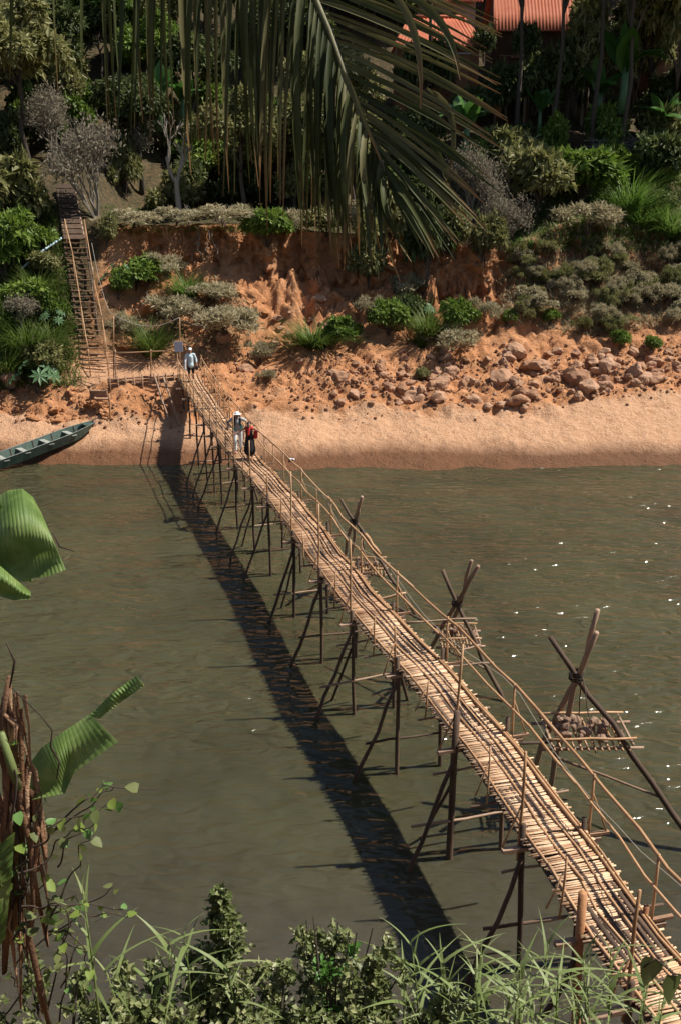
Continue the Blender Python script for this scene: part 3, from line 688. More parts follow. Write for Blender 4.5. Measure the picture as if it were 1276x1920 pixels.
for (x, y, m, s_, lab, nm, ct) in ((112, 840, 'orange_bit', .16, 'small orange wrapper on the sand below the boat', 'wrapper', 'litter'), (100, 832, 'paper', .22, 'flat pale board scrap on the sand beside the boat', 'board_scrap', 'litter'),
                           (398, 872, 'orange_bit', .1, 'tiny orange scrap at the waterline under the bridge', 'wrapper', 'litter'), (548, 863, 'paper', .11, 'white plastic scrap on wet sand right of the bridge', 'plastic_scrap', 'litter')):
    h = hit(x, y); b = MB(); b.add([h + Vector((dx * s_, dy * s_ * .8, .03 + random.uniform(0, .1))) for dx in (-1, 0, 1) for dy in (-1, 0, 1)], [[0, 1, 4, 3], [1, 2, 5, 4], [3, 4, 7, 6], [4, 5, 8, 7]]); tag(b.build(nm, M[m], None, False), lab, ct)
h0, h1 = hit(330, 610), hit(398, 626); tag(pole('fallen_log', h0 + Vector((0, -.2, .35)), h1 + Vector((0, -.3, .3)), .1, M['pale_pole'], None, 5, .03), 'fallen grey log lying on the bank above the bridge end', 'log')

# ------------------------------------------------------------------ people on the bridge
def blob_body(name, segs, m, parent, voxel=.011, ell=()):
    import bmesh
    bm = bmesh.new()
    def ball(c, r, sc=(1, 1, 1)):
        bmesh.ops.create_icosphere(bm, subdivisions=2, radius=r, matrix=Matrix.Translation(c) @ Matrix.Diagonal((*sc, 1)))
    for (a, ra, b_, rb) in segs:
        a, b_ = Vector(a), Vector(b_); ball(a, ra); ball(b_, rb); d = b_ - a
        if d.length > 1e-4:
            bmesh.ops.create_cone(bm, cap_ends=True, segments=14, radius1=ra, radius2=rb, depth=d.length,
                                  matrix=Matrix.Translation((a + b_) / 2) @ d.to_track_quat('Z', 'Y').to_matrix().to_4x4())
    for c, r, sc in ell: ball(Vector(c), r, sc)
    me = bpy.data.meshes.new(name); bm.to_mesh(me); bm.free()
    o = bpy.data.objects.new(name, me); COL.objects.link(o)
    rm = o.modifiers.new('r', 'REMESH'); rm.mode = 'VOXEL'; rm.voxel_size = voxel
    sm = o.modifiers.new('s', 'SMOOTH'); sm.iterations = 3; sm.factor = .5
    dg = bpy.context.evaluated_depsgraph_get(); dg.update()
    nm = bpy.data.meshes.new_from_object(o.evaluated_get(dg)); nm.name = name
    bpy.data.objects.remove(o)
    nm.materials.clear(); nm.materials.append(m); nm.polygons.foreach_set('use_smooth', [True] * len(nm.polygons))
    return obj(name, nm, parent)
def hand(segs, ell, wr, dr, up):
    wr, dr, up = Vector(wr), Vector(dr).normalized(), Vector(up); sd_ = dr.cross(up).normalized(); up = sd_.cross(dr)
    ell.append((wr + dr * .05, .042, (.9, .9, .9)))
    for k, L in enumerate((.075, .085, .08, .062)):
        a = wr + dr * .085 + sd_ * (.027 - .018 * k); m_ = a + dr * L * .55 - up * .012; segs += [(a, .0095, m_, .009), (m_, .009, m_ + dr * L * .35 - up * .035, .0075)]
    a = wr + dr * .035 + sd_ * .035; segs += [(a, .012, a + dr * .035 + sd_ * .028, .010), (a + dr * .035 + sd_ * .028, .010, a + dr * .07 + sd_ * .026 - up * .012, .008)]
def person(loc, rz, label, H, pose):
    """pose: hands (left, right wrist positions, own elbows), lean forward, step; local y is forward, x to the person's right."""
    root = empty('person', loc, label, 'person', None, rz); k = H / 1.68
    ln = pose.get('lean', 0); V = lambda x, y, z: Vector((x, y, z)) * k
    pel = V(0, 0, .92); ch = V(0, .02 + ln * .55, 1.24 - ln * .12); nk = V(0, .02 + ln * .8, 1.42 - ln * .2); hd = V(0, .05 + ln * 1.05, 1.55 - ln * .3)
    sh = [ch + V(s_ * .175, .0 + ln * .15, .11) for s_ in (-1, 1)]
    st = pose.get('step', .08)
    hip = [V(s_ * .09, 0, .88) for s_ in (-1, 1)]; kn = [V(s_ * .1, .05 + s_ * st, .48) for s_ in (-1, 1)]; an = [V(s_ * .1, s_ * st * 1.6, .08) for s_ in (-1, 1)]
    segs = [(pel, .12 * k, ch, .125 * k), (ch, .12 * k, nk, .055 * k), (nk, .05 * k, hd, .055 * k), (sh[0], .055 * k, sh[1], .055 * k)]
    ell = [(hd, .1 * k, (.82, .95, 1.18)), (hd + V(0, .098, -.012), .016 * k, (.8, 1.1, 1.5)), (hd + V(.083, 0, -.01), .022 * k, (.5, .9, 1.4)), (hd + V(-.083, 0, -.01), .022 * k, (.5, .9, 1.4)), (hd + V(0, .07, -.08), .035 * k, (1, .8, .8))]
    arms = []
    for i in (0, 1):
        e_, w_ = [V(*q) for q in pose['arms'][i]]; arms.append((sh[i], e_, w_))
        segs += [(sh[i], .05 * k, e_, .037 * k), (e_, .037 * k, w_, .026 * k)]; hand(segs, ell, w_, (w_ - e_), pose.get('palm_up', (0, 0, 1)))
        segs += [(hip[i], .085 * k, kn[i], .055 * k), (kn[i], .055 * k, an[i], .036 * k), (an[i] + V(0, -.03, -.035), .035 * k, an[i] + V(0, .14, -.045), .03 * k)]
    blob_body('body', segs, M['skin'], root, .0095, ell)
    for s_ in (-1, 1):
        blob_body('eye', [], M['hair'], root, .004, [(hd + V(s_ * .034, .088, .012), .012, (1, .6, .8))])
    blob_body('mouth', [], M['red_cloth'], root, .005, [(hd + V(0, .09, -.055), .018, (1.2, .5, .4))])
    return root, k, dict(pel=pel, ch=ch, nk=nk, hd=hd, sh=sh, hip=hip, kn=kn, an=an, arms=arms)
def shirt(root, J, k, m, sleeve=1.0, hem=.8, flare=.0, name='shirt'):
    segs = [(J['pel'] + Vector((0, 0, (hem - .92) * k)), (.15 + flare) * k, J['pel'] + Vector((0, 0, .06 * k)), .145 * k), (J['pel'], .145 * k, J['ch'], .15 * k), (J['ch'], .145 * k, J['ch'].lerp(J['nk'], .55), .085 * k), (J['sh'][0], .072 * k, J['sh'][1], .072 * k)]
    for s_, e_, w_ in J['arms']:
        segs.append((s_, .07 * k, s_.lerp(e_, min(1, sleeve)), .056 * k))
        if sleeve > 1: segs.append((e_, .056 * k, e_.lerp(w_, sleeve - 1), .048 * k))
    return blob_body(name, segs, m, root, .014)
def trousers(root, J, k, m, to=1.0, name='trousers'):
    segs = [(J['pel'], .137 * k, J['pel'] + Vector((0, 0, -.08 * k)), .14 * k)]
    for i in (0, 1):
        segs.append((J['hip'][i], .1 * k, J['kn'][i], .072 * k))
        if to > .5: segs.append((J['kn'][i], .072 * k, J['kn'][i].lerp(J['an'][i], (to - .5) * 1.9), .058 * k))
    return blob_body(name, segs, m, root, .014)
def hair(root, J, k, long=.12):
    h = J['hd']; return blob_body('hair', [(h + Vector((0, -.045 * k, 0)), .085 * k, h + Vector((0, -.06 * k, -long * k)), .06 * k)], M['hair'], root, .012, [(h + Vector((0, -.02 * k, .03 * k)), .104 * k, (.9, .98, 1.1))])
def hat(root, J, k, brim=.0):
    h = J['hd'] + Vector((0, 0, .075 * k)); e_ = [(h, .108 * k, (.92, 1.02, .75)), (h + Vector((0, .1 * k, -.015)), .07 * k, (1, 1.1, .22))]
    if brim: e_.append((h + Vector((0, 0, -.02 * k)), brim * k, (1, 1, .12)))
    return blob_body('hat', [], M['white_cloth'], root, .01, e_)
# woman at the far end, facing the camera
f1 = P(369, 721, 2.95); f1 = dk(f1.y, .52, .02)
to_cam = lambda p: math.atan2(-p.y, -p.x) - math.pi / 2
r1, k1, J = person(f1, to_cam(f1), 'person in white cap, pale blouse and black shorts walking at the far bridge end', 1.66,
                   dict(arms=[((-.27, -.02, 1.12), (-.3, .1, .9)), ((.25, -.02, 1.1), (.24, .12, .88))], step=.07))
shirt(r1, J, k1, M['pale_blue'], 1.6, .82, .03, 'blouse'); trousers(r1, J, k1, M['black_cloth'], .56, 'shorts'); hair(r1, J, k1, .16); hat(r1, J, k1)
b_ = J['arms'][1][2]; blob_body('shawl', [(b_ + Vector((0.02, 0, .16)), .05, b_ + Vector((.05, .02, -.22)), .07), (J['sh'][1], .07, b_ + Vector((.03, 0, .1)), .05)], M['white_cloth'], r1, .014)
b_ = J['arms'][0][2]; blob_body('handbag', [(b_ + Vector((0, 0, -.16)), .07, b_ + Vector((0, .02, -.24)), .075)], M['black_cloth'], r1, .014)
# hiker behind with white hat and backpack
f2 = dk(36.75, .40, .02)
r2, k2, J = person(f2, to_cam(f2), 'person in white hat and grey shirt with backpack, walking behind the black dress', 1.68,
                   dict(arms=[((-.33, .05, 1.2), (-.4, .22, 1.06)), ((.33, .05, 1.2), (.36, .24, 1.05))], step=.1, lean=.22))
shirt(r2, J, k2, M['grey_cloth'], .8, .86); trousers(r2, J, k2, M['white_cloth'], .98); hair(r2, J, k2, .05); hat(r2, J, k2, .17)
blob_body('waistband', [(J['pel'] + Vector((-.08, .02, .05)), .135, J['pel'] + Vector((.08, .02, .05)), .135)], M['teal'], r2, .014)
bp = blob_body('backpack', [(J['pel'] + Vector((0, -.2, .2)), .15, J['ch'] + Vector((0, -.22, .1)), .15)], M['black_cloth'], r2, .014)
for s_ in (-1, 1): blob_body('strap', [(J['sh'][0].lerp(J['sh'][1], .5 + s_ * .3) + Vector((0, .06, .06)), .03, J['ch'] + Vector((s_ * .11, .14, -.1)), .03), (J['ch'] + Vector((s_ * .11, .14, -.1)), .03, J['pel'] + Vector((s_ * .14, .06, .16)), .03)], M['black_cloth'], bp, .012)
# woman in the long black dress holding both rails
f3 = dk(35.75, .62, .02)
r3, k3, J = person(f3, to_cam(f3), 'person in long black dress with red bag, arms spread towards both rails', 1.56,
                   dict(arms=[((-.4, .08, 1.16), (-.56, .16, 1.02)), ((.4, .08, 1.18), (.62, .14, 1.08))], step=.05, lean=.2))
blob_body('dress', [(J['ch'], .14, J['pel'], .14), (J['pel'], .15, Vector((0, .02, .36)), .23), (J['ch'], .135, J['ch'].lerp(J['nk'], .5), .08)], M['black_cloth'], r3, .014)
blob_body('scarf', [(J['sh'][0].lerp(J['sh'][1], .2), .08, J['sh'][0].lerp(J['sh'][1], .8), .08), (J['nk'] + Vector((.02, .1, -.05)), .06, J['ch'] + Vector((.04, .17, -.1)), .05)], M['red_cloth'], r3, .014)
hair(r3, J, k3, .14)
blob_body('shoulder_bag', [(J['pel'] + Vector((-.22, .02, .02)), .09, J['pel'] + Vector((-.24, .02, .2)), .08)], M['red_cloth'], r3, .014)

# ------------------------------------------------------------------ boulders and rubble on the far bank
ROCKS = [rock_mesh(k, M['boulder'], 3, .5) for k in range(9)]
CLODS = [rock_mesh(300 + k, M['soil'], 4, 1.1, 'clod') for k in range(4)]
def put_rock(x, y, px, label, group=None):
    cl = 'earth' in label or 'eroded' in label or 'clod' in label
    h = hit(x, y); s_ = px / FPX * (h - CAMP).length * .5
    o = obj('earth_clod' if cl else 'boulder', random.choice(CLODS if cl else ROCKS), None, h + Vector((0, 0, s_ * (-.15 if cl else .12)))); o.scale = (s_ * random.uniform(.9, 1.2), s_, s_ * random.uniform(.8, 1.05))
    o.rotation_euler = (random.uniform(-.4, .4), random.uniform(-.4, .4), random.uniform(0, 6.3)); return tag(o, label, 'clod' if cl else 'boulder', group)
BIG = [(938, 712, 48, 'large rounded boulder at the beach edge, fourth big one from the shrubs'), (1076, 714, 52, 'biggest smooth boulder beside the sand on the rocky bank'), (1103, 728, 46, 'pointed boulder leaning against the biggest smooth boulder'),
       (1138, 690, 44, 'tilted flat-faced boulder above the pointed boulder'), (966, 662, 50, 'broad dark-sided boulder high in the rock field'), (1010, 688, 40, 'wide flat boulder below the broad dark-sided boulder'),
       (972, 756, 46, 'rounded boulder lowest at the sand, under the rock field'), (885, 755, 40, 'squat boulder at the lower rim of the rock field'), (820, 748, 38, 'cracked boulder at the foot of the rock field toward the bridge'),
       (775, 745, 40, 'angular boulder near the lower left of the rock field'), (825, 724, 36, 'upright boulder in the middle of the rock field'), (640, 712, 36, 'rounded boulder right of the small ledge'),
       (1190, 700, 34, 'boulder beside the trodden path near the sand'), (1226, 712, 40, 'square boulder near the upper end of the beach'), (300, 508, 30, 'orange clod under the cliff left of the grass tuft'), (270, 580, 60, 'orange earth boulder beside the stairs'),
       (228, 637, 40, 'round earth boulder beside the stair foot'), (20, 715, 40, 'round boulder at the edge of the green slope'), (420, 637, 36, 'orange boulder amid grey creeper above the bridge end'), (720, 555, 60, 'pale eroded block under the cliff'), (630, 560, 55, 'furrowed eroded block below the dark cliff'), (470, 560, 60, 'rounded earth mound above the bridge end')]
for x, y, px, lab in BIG: put_rock(x, y, px, lab)
for k in range(290):
    if k < 225:
        x = 620 + 660 * random.random() ** .8; t_ = random.random(); y0 = np.interp(x, [620, 900, 1100, 1276], [690, 640, 655, 640]); y1 = np.interp(x, [620, 900, 1000, 1276], [760, 770, 765, 715]); y = y0 + (y1 - y0) * t_ ** .8
        wh = 'along the sandy lower rim of the rock field' if t_ > .75 else ('along the upper edge of the rock field' if t_ < .3 else 'in the middle of the rock field'); lab, gp = 'small rough boulder strewn ' + wh, 'small boulders ' + wh
    elif k < 262:
        x = random.uniform(440, 800); y = random.uniform(560, 700); lab, gp = 'small orange rock on the bare slope below the cliff', 'small rocks below the cliff'
    else:
        x = random.uniform(0, 200); y = random.uniform(725, 790); lab, gp = 'small earthy rock on the shore behind the boat', 'rocks behind the boat'
    put_rock(x, y, random.choice([8, 9, 10, 12, 13, 15, 17, 20, 24, 28]) * random.uniform(.85, 1.15), lab, gp)
rv, rf = [], []
cube_ = np.array([(m_.co[:]) for m_ in STONES[0].vertices]); cf = [list(q.vertices) for q in STONES[0].polygons]
for k in range(2400):
    x = random.uniform(-10, 1290) if k > 1000 else random.uniform(560, 1290)
    y = np.interp(x, [0, 250, 400, 700, 1000, 1276], [760, 760, 715, 715, 705, 685]) + random.gauss(0, 30)
    if 190 < x < 345 and y < 735: continue
    h = hit(x, y)
    if h.z < .35: continue
    s_ = .025 + .12 * random.random() ** 2; n_ = len(rv) // 1
    rot = np.array(Matrix.Rotation(random.uniform(0, 6), 3, Vector((random.random(), random.random(), random.random())).normalized()))
    rv += ((cube_ * s_ * np.array([1, random.uniform(.7, 1), .8])) @ rot + np.array(h) + np.array([0, 0, s_ * .2])).tolist(); rf += [[i + n_ for i in q] for q in cf]
tag(obj('rubble', mesh('rubble', rv, rf, M['boulder'])), 'loose small stones and clods scattered along the bank', 'rubble', None, 'stuff')

# ------------------------------------------------------------------ plant shapes
def unit(a): return a / np.maximum(np.linalg.norm(a, axis=-1, keepdims=True), 1e-9)
def leaves_at(p, a, nrm, l, w_, rg, fold=.15):
    a = unit(a); s_ = unit(np.cross(a, nrm)); nn = np.cross(s_, a); l = l[:, None]; w_ = w_[:, None]
    v = np.stack([p, p + a * l * .45 + s_ * w_ * .5 + nn * w_ * fold, p + a * l - nn * l * .08, p + a * l * .45 - s_ * w_ * .5 + nn * w_ * fold], 1).reshape(-1, 3)
    return v, np.arange(len(p) * 4).reshape(-1, 4)
def leafcloud(seed, n, lobes, L, W, droop=.35, upward=0.0, shell=.5):
    rg = np.random.default_rng(seed); lb = np.array(lobes, float); pr = (lb[:, 3] * lb[:, 4] * lb[:, 5]) ** .67; pr /= pr.sum()
    k = rg.choice(len(lb), n, p=pr); d = unit(rg.normal(size=(n, 3))); d[:, 2] = np.where(d[:, 2] < -.3, -d[:, 2], d[:, 2])
    r = 1 - shell * rg.random(n) ** 1.4
    p = lb[k, :3] + d * lb[k, 3:] * r[:, None]
    a = d * .5 + rg.normal(size=(n, 3)) * .55 + np.array([0, 0, upward - droop]); nr = d * .7 + rg.normal(size=(n, 3)) * .5 + np.array([0, 0, .5])
    return leaves_at(p, a, nr, L * rg.uniform(.6, 1.4, n), W * rg.uniform(.6, 1.4, n), rg)
def blades(seed, base, az, lean, ln, wd, seg=3, curl=.9):
    """bent grass blades as strips: base n x 3"""
    n = len(base); d = np.stack([np.cos(az), np.sin(az), 0 * az], -1); sdv = np.stack([-np.sin(az), np.cos(az), 0 * az], -1)
    V_ = []; 
    for i in range(seg + 1):
        t = i / seg; out = ln * t * (lean + curl * t * .5); up = ln * (t * (1 - .25 * lean) - curl * .42 * t * t * np.clip(lean + .4, 0, 1.4))
        p = base + d * out[:, None] + np.array([0, 0, 1.0]) * up[:, None]; ww = (wd * (1 - t * .96))[:, None]
        V_ += [p - sdv * ww * .5, p + sdv * ww * .5]
    v = np.stack(V_, 1).reshape(-1, 3); b_ = np.arange(n)[:, None] * (2 * (seg + 1))
    f = np.concatenate([np.concatenate([b_ + 2 * i, b_ + 2 * i + 1, b_ + 2 * i + 3, b_ + 2 * i + 2], 1) for i in range(seg)], 0)
    return v, f
def lobes_of(seed, n, R=.62, flat=.75, r=(.32, .5)):
    rg = np.random.default_rng(seed); out = []
    for k in range(n):
        d = unit(rg.normal(size=3)); d[2] = abs(d[2]) * 1.0 - .25; q = R * rg.random() ** .5; rr = rg.uniform(*r)
        out.append((d[0] * q, d[1] * q, .55 + d[2] * q * flat, rr, rr, rr * rg.uniform(.7, 1)))
    return out
def twigs(seed, depth, L, r, spread, n0, up=.6, m=None, trunk=1):
    rg = random.Random(seed); b = MB(); ends = []
    def grow(p, d, L, r, k):
        q = p + d * L * .5 + Vector((rg.uniform(-1, 1), rg.uniform(-1, 1), rg.uniform(-1, 1))) * L * .07; e_ = p + d * L
        b.tube([p, q, e_], [r, r * .82, r * .62], 4 if k < depth else 5, False)
        if k == 0: ends.append((e_, d)); return
        for _ in range(rg.choice([2, 3, 3]) if k > 1 else rg.choice([2, 3])):
            nd = (d + Vector((rg.gauss(0, 1), rg.gauss(0, 1), rg.gauss(0, .6) + up * .25)) * spread).normalized()
            grow(p + d * L * rg.uniform(.55, 1), nd, L * rg.uniform(.6, .85), r * .6, k - 1)
    for _ in range(n0):
        d = Vector((rg.gauss(0, .35 if n0 > 1 else .08), rg.gauss(0, .35 if n0 > 1 else .08), 1)).normalized(); grow(Vector((rg.uniform(-.06, .06), rg.uniform(-.06, .06), 0)) * (n0 > 1), d, L, r, depth)
    return b, ends
PR = {}
PR['bush'] = [mesh('foliage', *leafcloud(200 + k, 2300, lobes_of(k, 11, .72, .9, (.22, .42)), .2, .09), M['leaf_green']) for k in range(4)]
PR['stem'] = []
for k in range(2):
    b, _ = twigs(60 + k, 2, .42, .03, .5, 5); PR['stem'].append(mesh('stem', b.v, b.f, M['bark']))
PR['fluff'] = [mesh('foliage', *leafcloud(220 + k, 2000, lobes_of(20 + k, 13, 1.0, .9, (.2, .36)), .2, .05, 0, .3, .8), M['leaf_grey']) for k in range(3)]
PR['crown'] = [mesh('crown', *leafcloud(240 + k, 6000, lobes_of(40 + k, 19, .8, 1.0, (.18, .36)), .115, .055), M['leaf_dark']) for k in range(4)]
PR['tuft'] = []
for k in range(4):
    rg = np.random.default_rng(80 + k); n = 420; an = rg.uniform(0, 6.28, n); rr = .22 * rg.random(n) ** .5
    v, f = blades(k, np.stack([np.cos(an) * rr, np.sin(an) * rr, 0 * an], -1), an + rg.normal(0, .5, n), rg.uniform(.15, 1.0, n), rg.uniform(.55, 1.1, n), rg.uniform(.022, .04, n), 4)
    PR['tuft'].append(mesh('blades', v, f, M['grass']))
PR['dry'] = []; PR['drybits'] = []
for k in range(3):
    b, en = twigs(90 + k, 5, .34, .02, .45, 7, .5); PR['dry'].append(mesh('branches', b.v, b.f, M['grey_twig']))
    rg = np.random.default_rng(k); ep = np.array([e_[0][:] for e_ in en]); ep = np.repeat(ep, 3, 0) + rg.normal(0, .05, (len(ep) * 3, 3)); n = len(ep)
    PR['drybits'].append(mesh('dry_leaves', *leaves_at(ep, rg.normal(size=(n, 3)), rg.normal(size=(n, 3)), rg.uniform(.03, .07, n), rg.uniform(.015, .03, n), rg), M['leaf_dry']))
PR['bare'] = []
for k in range(2):
    b, en = twigs(110 + k, 5, .36, .042, .4, 1, .7); PR['bare'].append(mesh('branches', b.v, b.f, M['grey_twig']))
PR['trunk'] = []
for k in range(3):
    b = MB(); pts = [Vector((0, 0, -.05)), Vector((.03, .01, .2)), Vector((-.02 - .02 * k, .02, .45)), Vector((.03, -.02, .7)), Vector((.0, 0, 1.0))]; b.tube(pts, [.045, .034, .027, .022, .014], 8)
    rg = random.Random(k)
    for q in range(6):
        t_ = rg.uniform(.5, .95); an = rg.uniform(0, 6.28); p = Vector((0, 0, t_)); e_ = p + Vector((math.cos(an) * .26, math.sin(an) * .26, rg.uniform(.12, .3)))
        b.tube([p, p.lerp(e_, .5) + Vector((0, 0, .03)), e_], [.018, .012, .006], 5)
    PR['trunk'].append(mesh('trunk', b.v, b.f, M['bark'], True))
def shared(name, me, parent, m=None, scale=None, loc=(0, 0, 0)):
    o = obj(name, me, parent, loc)
    if m: o.material_slots[0].link = 'OBJECT'; o.material_slots[0].material = m
    if scale: o.scale = scale
    return o
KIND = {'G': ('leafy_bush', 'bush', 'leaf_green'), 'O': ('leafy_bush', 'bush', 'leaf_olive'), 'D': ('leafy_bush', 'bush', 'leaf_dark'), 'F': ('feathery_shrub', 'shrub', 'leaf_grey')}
def plant(kind, h, wpx, hpx, label, group=None, m=None):
    s_ = (h - CAMP).length / FPX; R, Hh = wpx * s_ * .5, hpx * s_
    if kind in KIND:
        nm, cat, mt = KIND[kind]; r = empty(nm, h, label, cat, group, random.uniform(0, 6.28))
        shared('foliage', random.choice(PR['fluff' if kind == 'F' else 'bush']), r, M[m or mt], (R, R, Hh * .85))
        shared('stem', random.choice(PR['stem']), r, None, (R * .8, R * .8, Hh * .7))
    elif kind == 'C':
        r = shared('grass_clump', random.choice(PR['tuft']), None, M[m or 'grass'], (R * 1.1, R * 1.1, Hh * 1.25), h); r.rotation_euler.z = random.uniform(0, 6.28); tag(r, label, 'grass clump', group)
    elif kind == 'Y':
        r = empty('dry_shrub', h, label, 'shrub', group, random.uniform(0, 6.28)); k = random.randrange(3)
        shared('branches', PR['dry'][k], r, None, (R * 1.15, R * 1.15, Hh * .85)); shared('dry_leaves', PR['drybits'][k], r, None, (R * 1.15, R * 1.15, Hh * .85))
    return r
def tree(X, Y, th, R, label, group, m='leaf_dark', ch=None, nm='broadleaf_tree', z=None, bark=None):
    z = ground(X, Y) if z is None else z
    r = empty(nm, (X, Y, z - .1), label, 'tree', group, random.uniform(0, 6.28))
    shared('trunk', random.choice(PR['trunk']), r, bark and M[bark], (min(th, 5) * .9, min(th, 5) * .9, th))
    ch = ch or R * 1.1
    shared('crown', random.choice(PR['crown']), r, M[m], (R, R, ch), (0, 0, th - ch * .55))
    return r

# ------------------------------------------------------------------ bushes, tufts and shrubs of the far bank
GB = 'on the green slope left of the stairs'
L1 = [(15, 430, 170, 120, 'O', 'olive bush highest %s' % GB), (45, 478, 120, 76, 'G', 'green bush above the blue pipe %s' % GB), (15, 530, 150, 110, 'G', 'bright green bush below the blue pipe %s' % GB), (72, 560, 100, 70, 'C', 'grass clump close to the stairs under the pipe'),
      (35, 628, 150, 90, 'Y', 'dry brown shrub halfway down the green slope'), (104, 600, 60, 50, 'G', 'small leafy bush hugging the left stair rail'), (55, 668, 170, 100, 'C', 'broad drooping grass clump low on the green slope'), (98, 662, 90, 66, 'C', 'grass clump beside the lower stairs'),
      (12, 706, 120, 80, 'C', 'grass clump above the round boulder at the slope foot'), (88, 700, 100, 60, 'O', 'olive bush behind the pale palmate plant'), (55, 590, 110, 60, 'G', 'leafy bush in the middle of the green slope'), (80, 520, 70, 46, 'O', 'small olive bush at the lower end of the pipe'), (5, 620, 110, 80, 'C', 'grass clump at the picture edge below the dry shrub'), (72, 420, 60, 60, 'D', 'dark bush beside the plank ramp'),
      (200, 468, 50, 60, 'O', 'olive bush between the stairs and the cliff end'), (222, 562, 60, 55, 'G', 'green bush right of the stairs halfway up'), (256, 545, 110, 60, 'G', 'low green bush on the slope under the cliff end'), (352, 560, 100, 62, 'C', 'bright arching grass tuft under the overhanging cliff'),
      (285, 668, 110, 90, 'C', 'tall green grass clump behind the landing fence'), (236, 628, 60, 36, 'F', 'small grey shrub above the landing fence'), (310, 520, 90, 40, 'F', 'grey creeper mat left of the bright grass tuft'), (330, 610, 110, 50, 'F', 'grey shrub mat behind the notice board'), (425, 640, 140, 60, 'F', 'grey green creeper mound above the far bridge end'), (390, 575, 110, 40, 'F', 'grey creeper mat right of the bright grass tuft'),
      (590, 652, 160, 60, 'C', 'wide green grass mound on the bare orange slope'), (645, 640, 80, 46, 'G', 'small green bush beside the wide grass mound'), (490, 682, 64, 38, 'F', 'lone grey shrub on bare earth right of the bridge end'), (500, 462, 110, 64, 'G', 'bright bush overhanging the dark cliff lip'), (500, 720, 40, 24, 'F', 'tiny grey shrub by the dark hollow'),
      (728, 628, 90, 62, 'G', 'round green bush left of the tall grass in mid slope'), (800, 636, 110, 80, 'C', 'tall dark grass clump in mid slope'), (860, 624, 80, 64, 'G', 'leafy bush right of the tall dark grass'), (770, 572, 90, 50, 'F', 'grey shrub under the hanging palm leaflets'), (905, 606, 70, 40, 'F', 'grey shrub at the top of the rock field'), (845, 660, 110, 44, 'F', 'grey creeper running into the rock field'), (690, 600, 60, 40, 'F', 'grey shrub at the foot of the eroded block'), (790, 650, 60, 36, 'C', 'short grass tuft below the tall dark grass'),
      (1160, 655, 50, 34, 'G', 'small green weed beside the trodden path'), (1220, 660, 40, 30, 'G', 'small green weed at the far end of the path'), (790, 715, 36, 24, 'O', 'small olive weed between boulders'), (950, 612, 40, 30, 'G', 'small bright weed at the shrub edge'), (1030, 610, 40, 30, 'G', 'small bright weed below the grey shrubs'),
      (720, 480, 130, 130, 'O', 'olive scrub spilling over the cliff behind the palm tips'), (800, 530, 120, 140, 'D', 'dark scrub in the cliff gully'), (880, 440, 170, 190, 'Y', 'large dry shrub on the cliff shoulder'), (950, 470, 150, 130, 'Y', 'dry shrub above the small orange scarp'), (690, 540, 90, 80, 'O', 'olive scrub at the cliff foot near the palm tips'), (770, 600, 80, 50, 'D', 'dark low scrub at the gully foot'), (905, 500, 90, 90, 'O', 'olive shrub clinging right of the gully'), (840, 480, 90, 90, 'O', 'olive shrub at the head of the gully'), (610, 445, 110, 50, 'O', 'olive bush along the cliff lip behind the palm'), (670, 442, 90, 60, 'F', 'grey bush on the cliff lip behind the palm'), (560, 440, 80, 40, 'F', 'grey bush right of the bright overhanging bush'), (420, 424, 120, 34, 'F', 'grey scrub along the cliff lip'), (250, 428, 110, 30, 'F', 'grey scrub on the cliff corner by the stairs'), (330, 424, 100, 30, 'F', 'grey scrub on the lip under the bare tree'),
      (1000, 405, 160, 110, 'O', 'olive bush thicket above the small scarp'), (1085, 385, 180, 90, 'G', 'broad green bush on the upper slope'), (950, 345, 160, 90, 'O', 'olive bush below the stilt house'), (1175, 405, 160, 90, 'C', 'long bright grass clump on the upper slope'), (1255, 445, 170, 60, 'C', 'bright grass clump at the slope shoulder'), (1200, 425, 120, 46, 'C', 'low bright grass clump left of the shoulder clump'), (1140, 400, 110, 50, 'C', 'bright grass clump above the small scarp'), (1230, 360, 130, 90, 'D', 'dark bush right of the bright grass'), (1255, 325, 130, 110, 'O', 'olive bush beside the low concrete wall'), (890, 330, 110, 70, 'G', 'green bush below the banana plant'), (1020, 330, 90, 50, 'G', 'fresh green bush under the house'), (1120, 345, 100, 50, 'G', 'green bush in front of the low concrete wall'), (1190, 345, 90, 50, 'G', 'green bush right of the concrete wall foot'), (1225, 420, 110, 50, 'C', 'small bright grass clump beside the shoulder clump'), (1100, 440, 120, 50, 'F', 'grey shrub on the orange scarp')]
for (x, y, w_, h_, k, lab) in L1:
    br = 'grass_bright' if 'bright' in lab else None
    plant(k, hit(x, y), w_, h_, lab, None, br if k == 'C' else None)
for k in range(150):
    x = random.uniform(970, 1310); y = random.uniform(470, 632)
    if y > np.interp(x, [955, 1100, 1300], [610, 640, 610]) or math.sin(x * .045 + 1) + math.sin(y * .06) + random.gauss(0, .3) < -.75: continue
    plant(random.choice('FFFFFO'), hit(x, y), random.uniform(26, 62), random.uniform(18, 34), 'grey feathery shrub among its like on the right-hand slope', 'grey shrubs covering the right-hand slope', random.choice(['leaf_grey', 'leaf_grey', 'leaf_olive']))
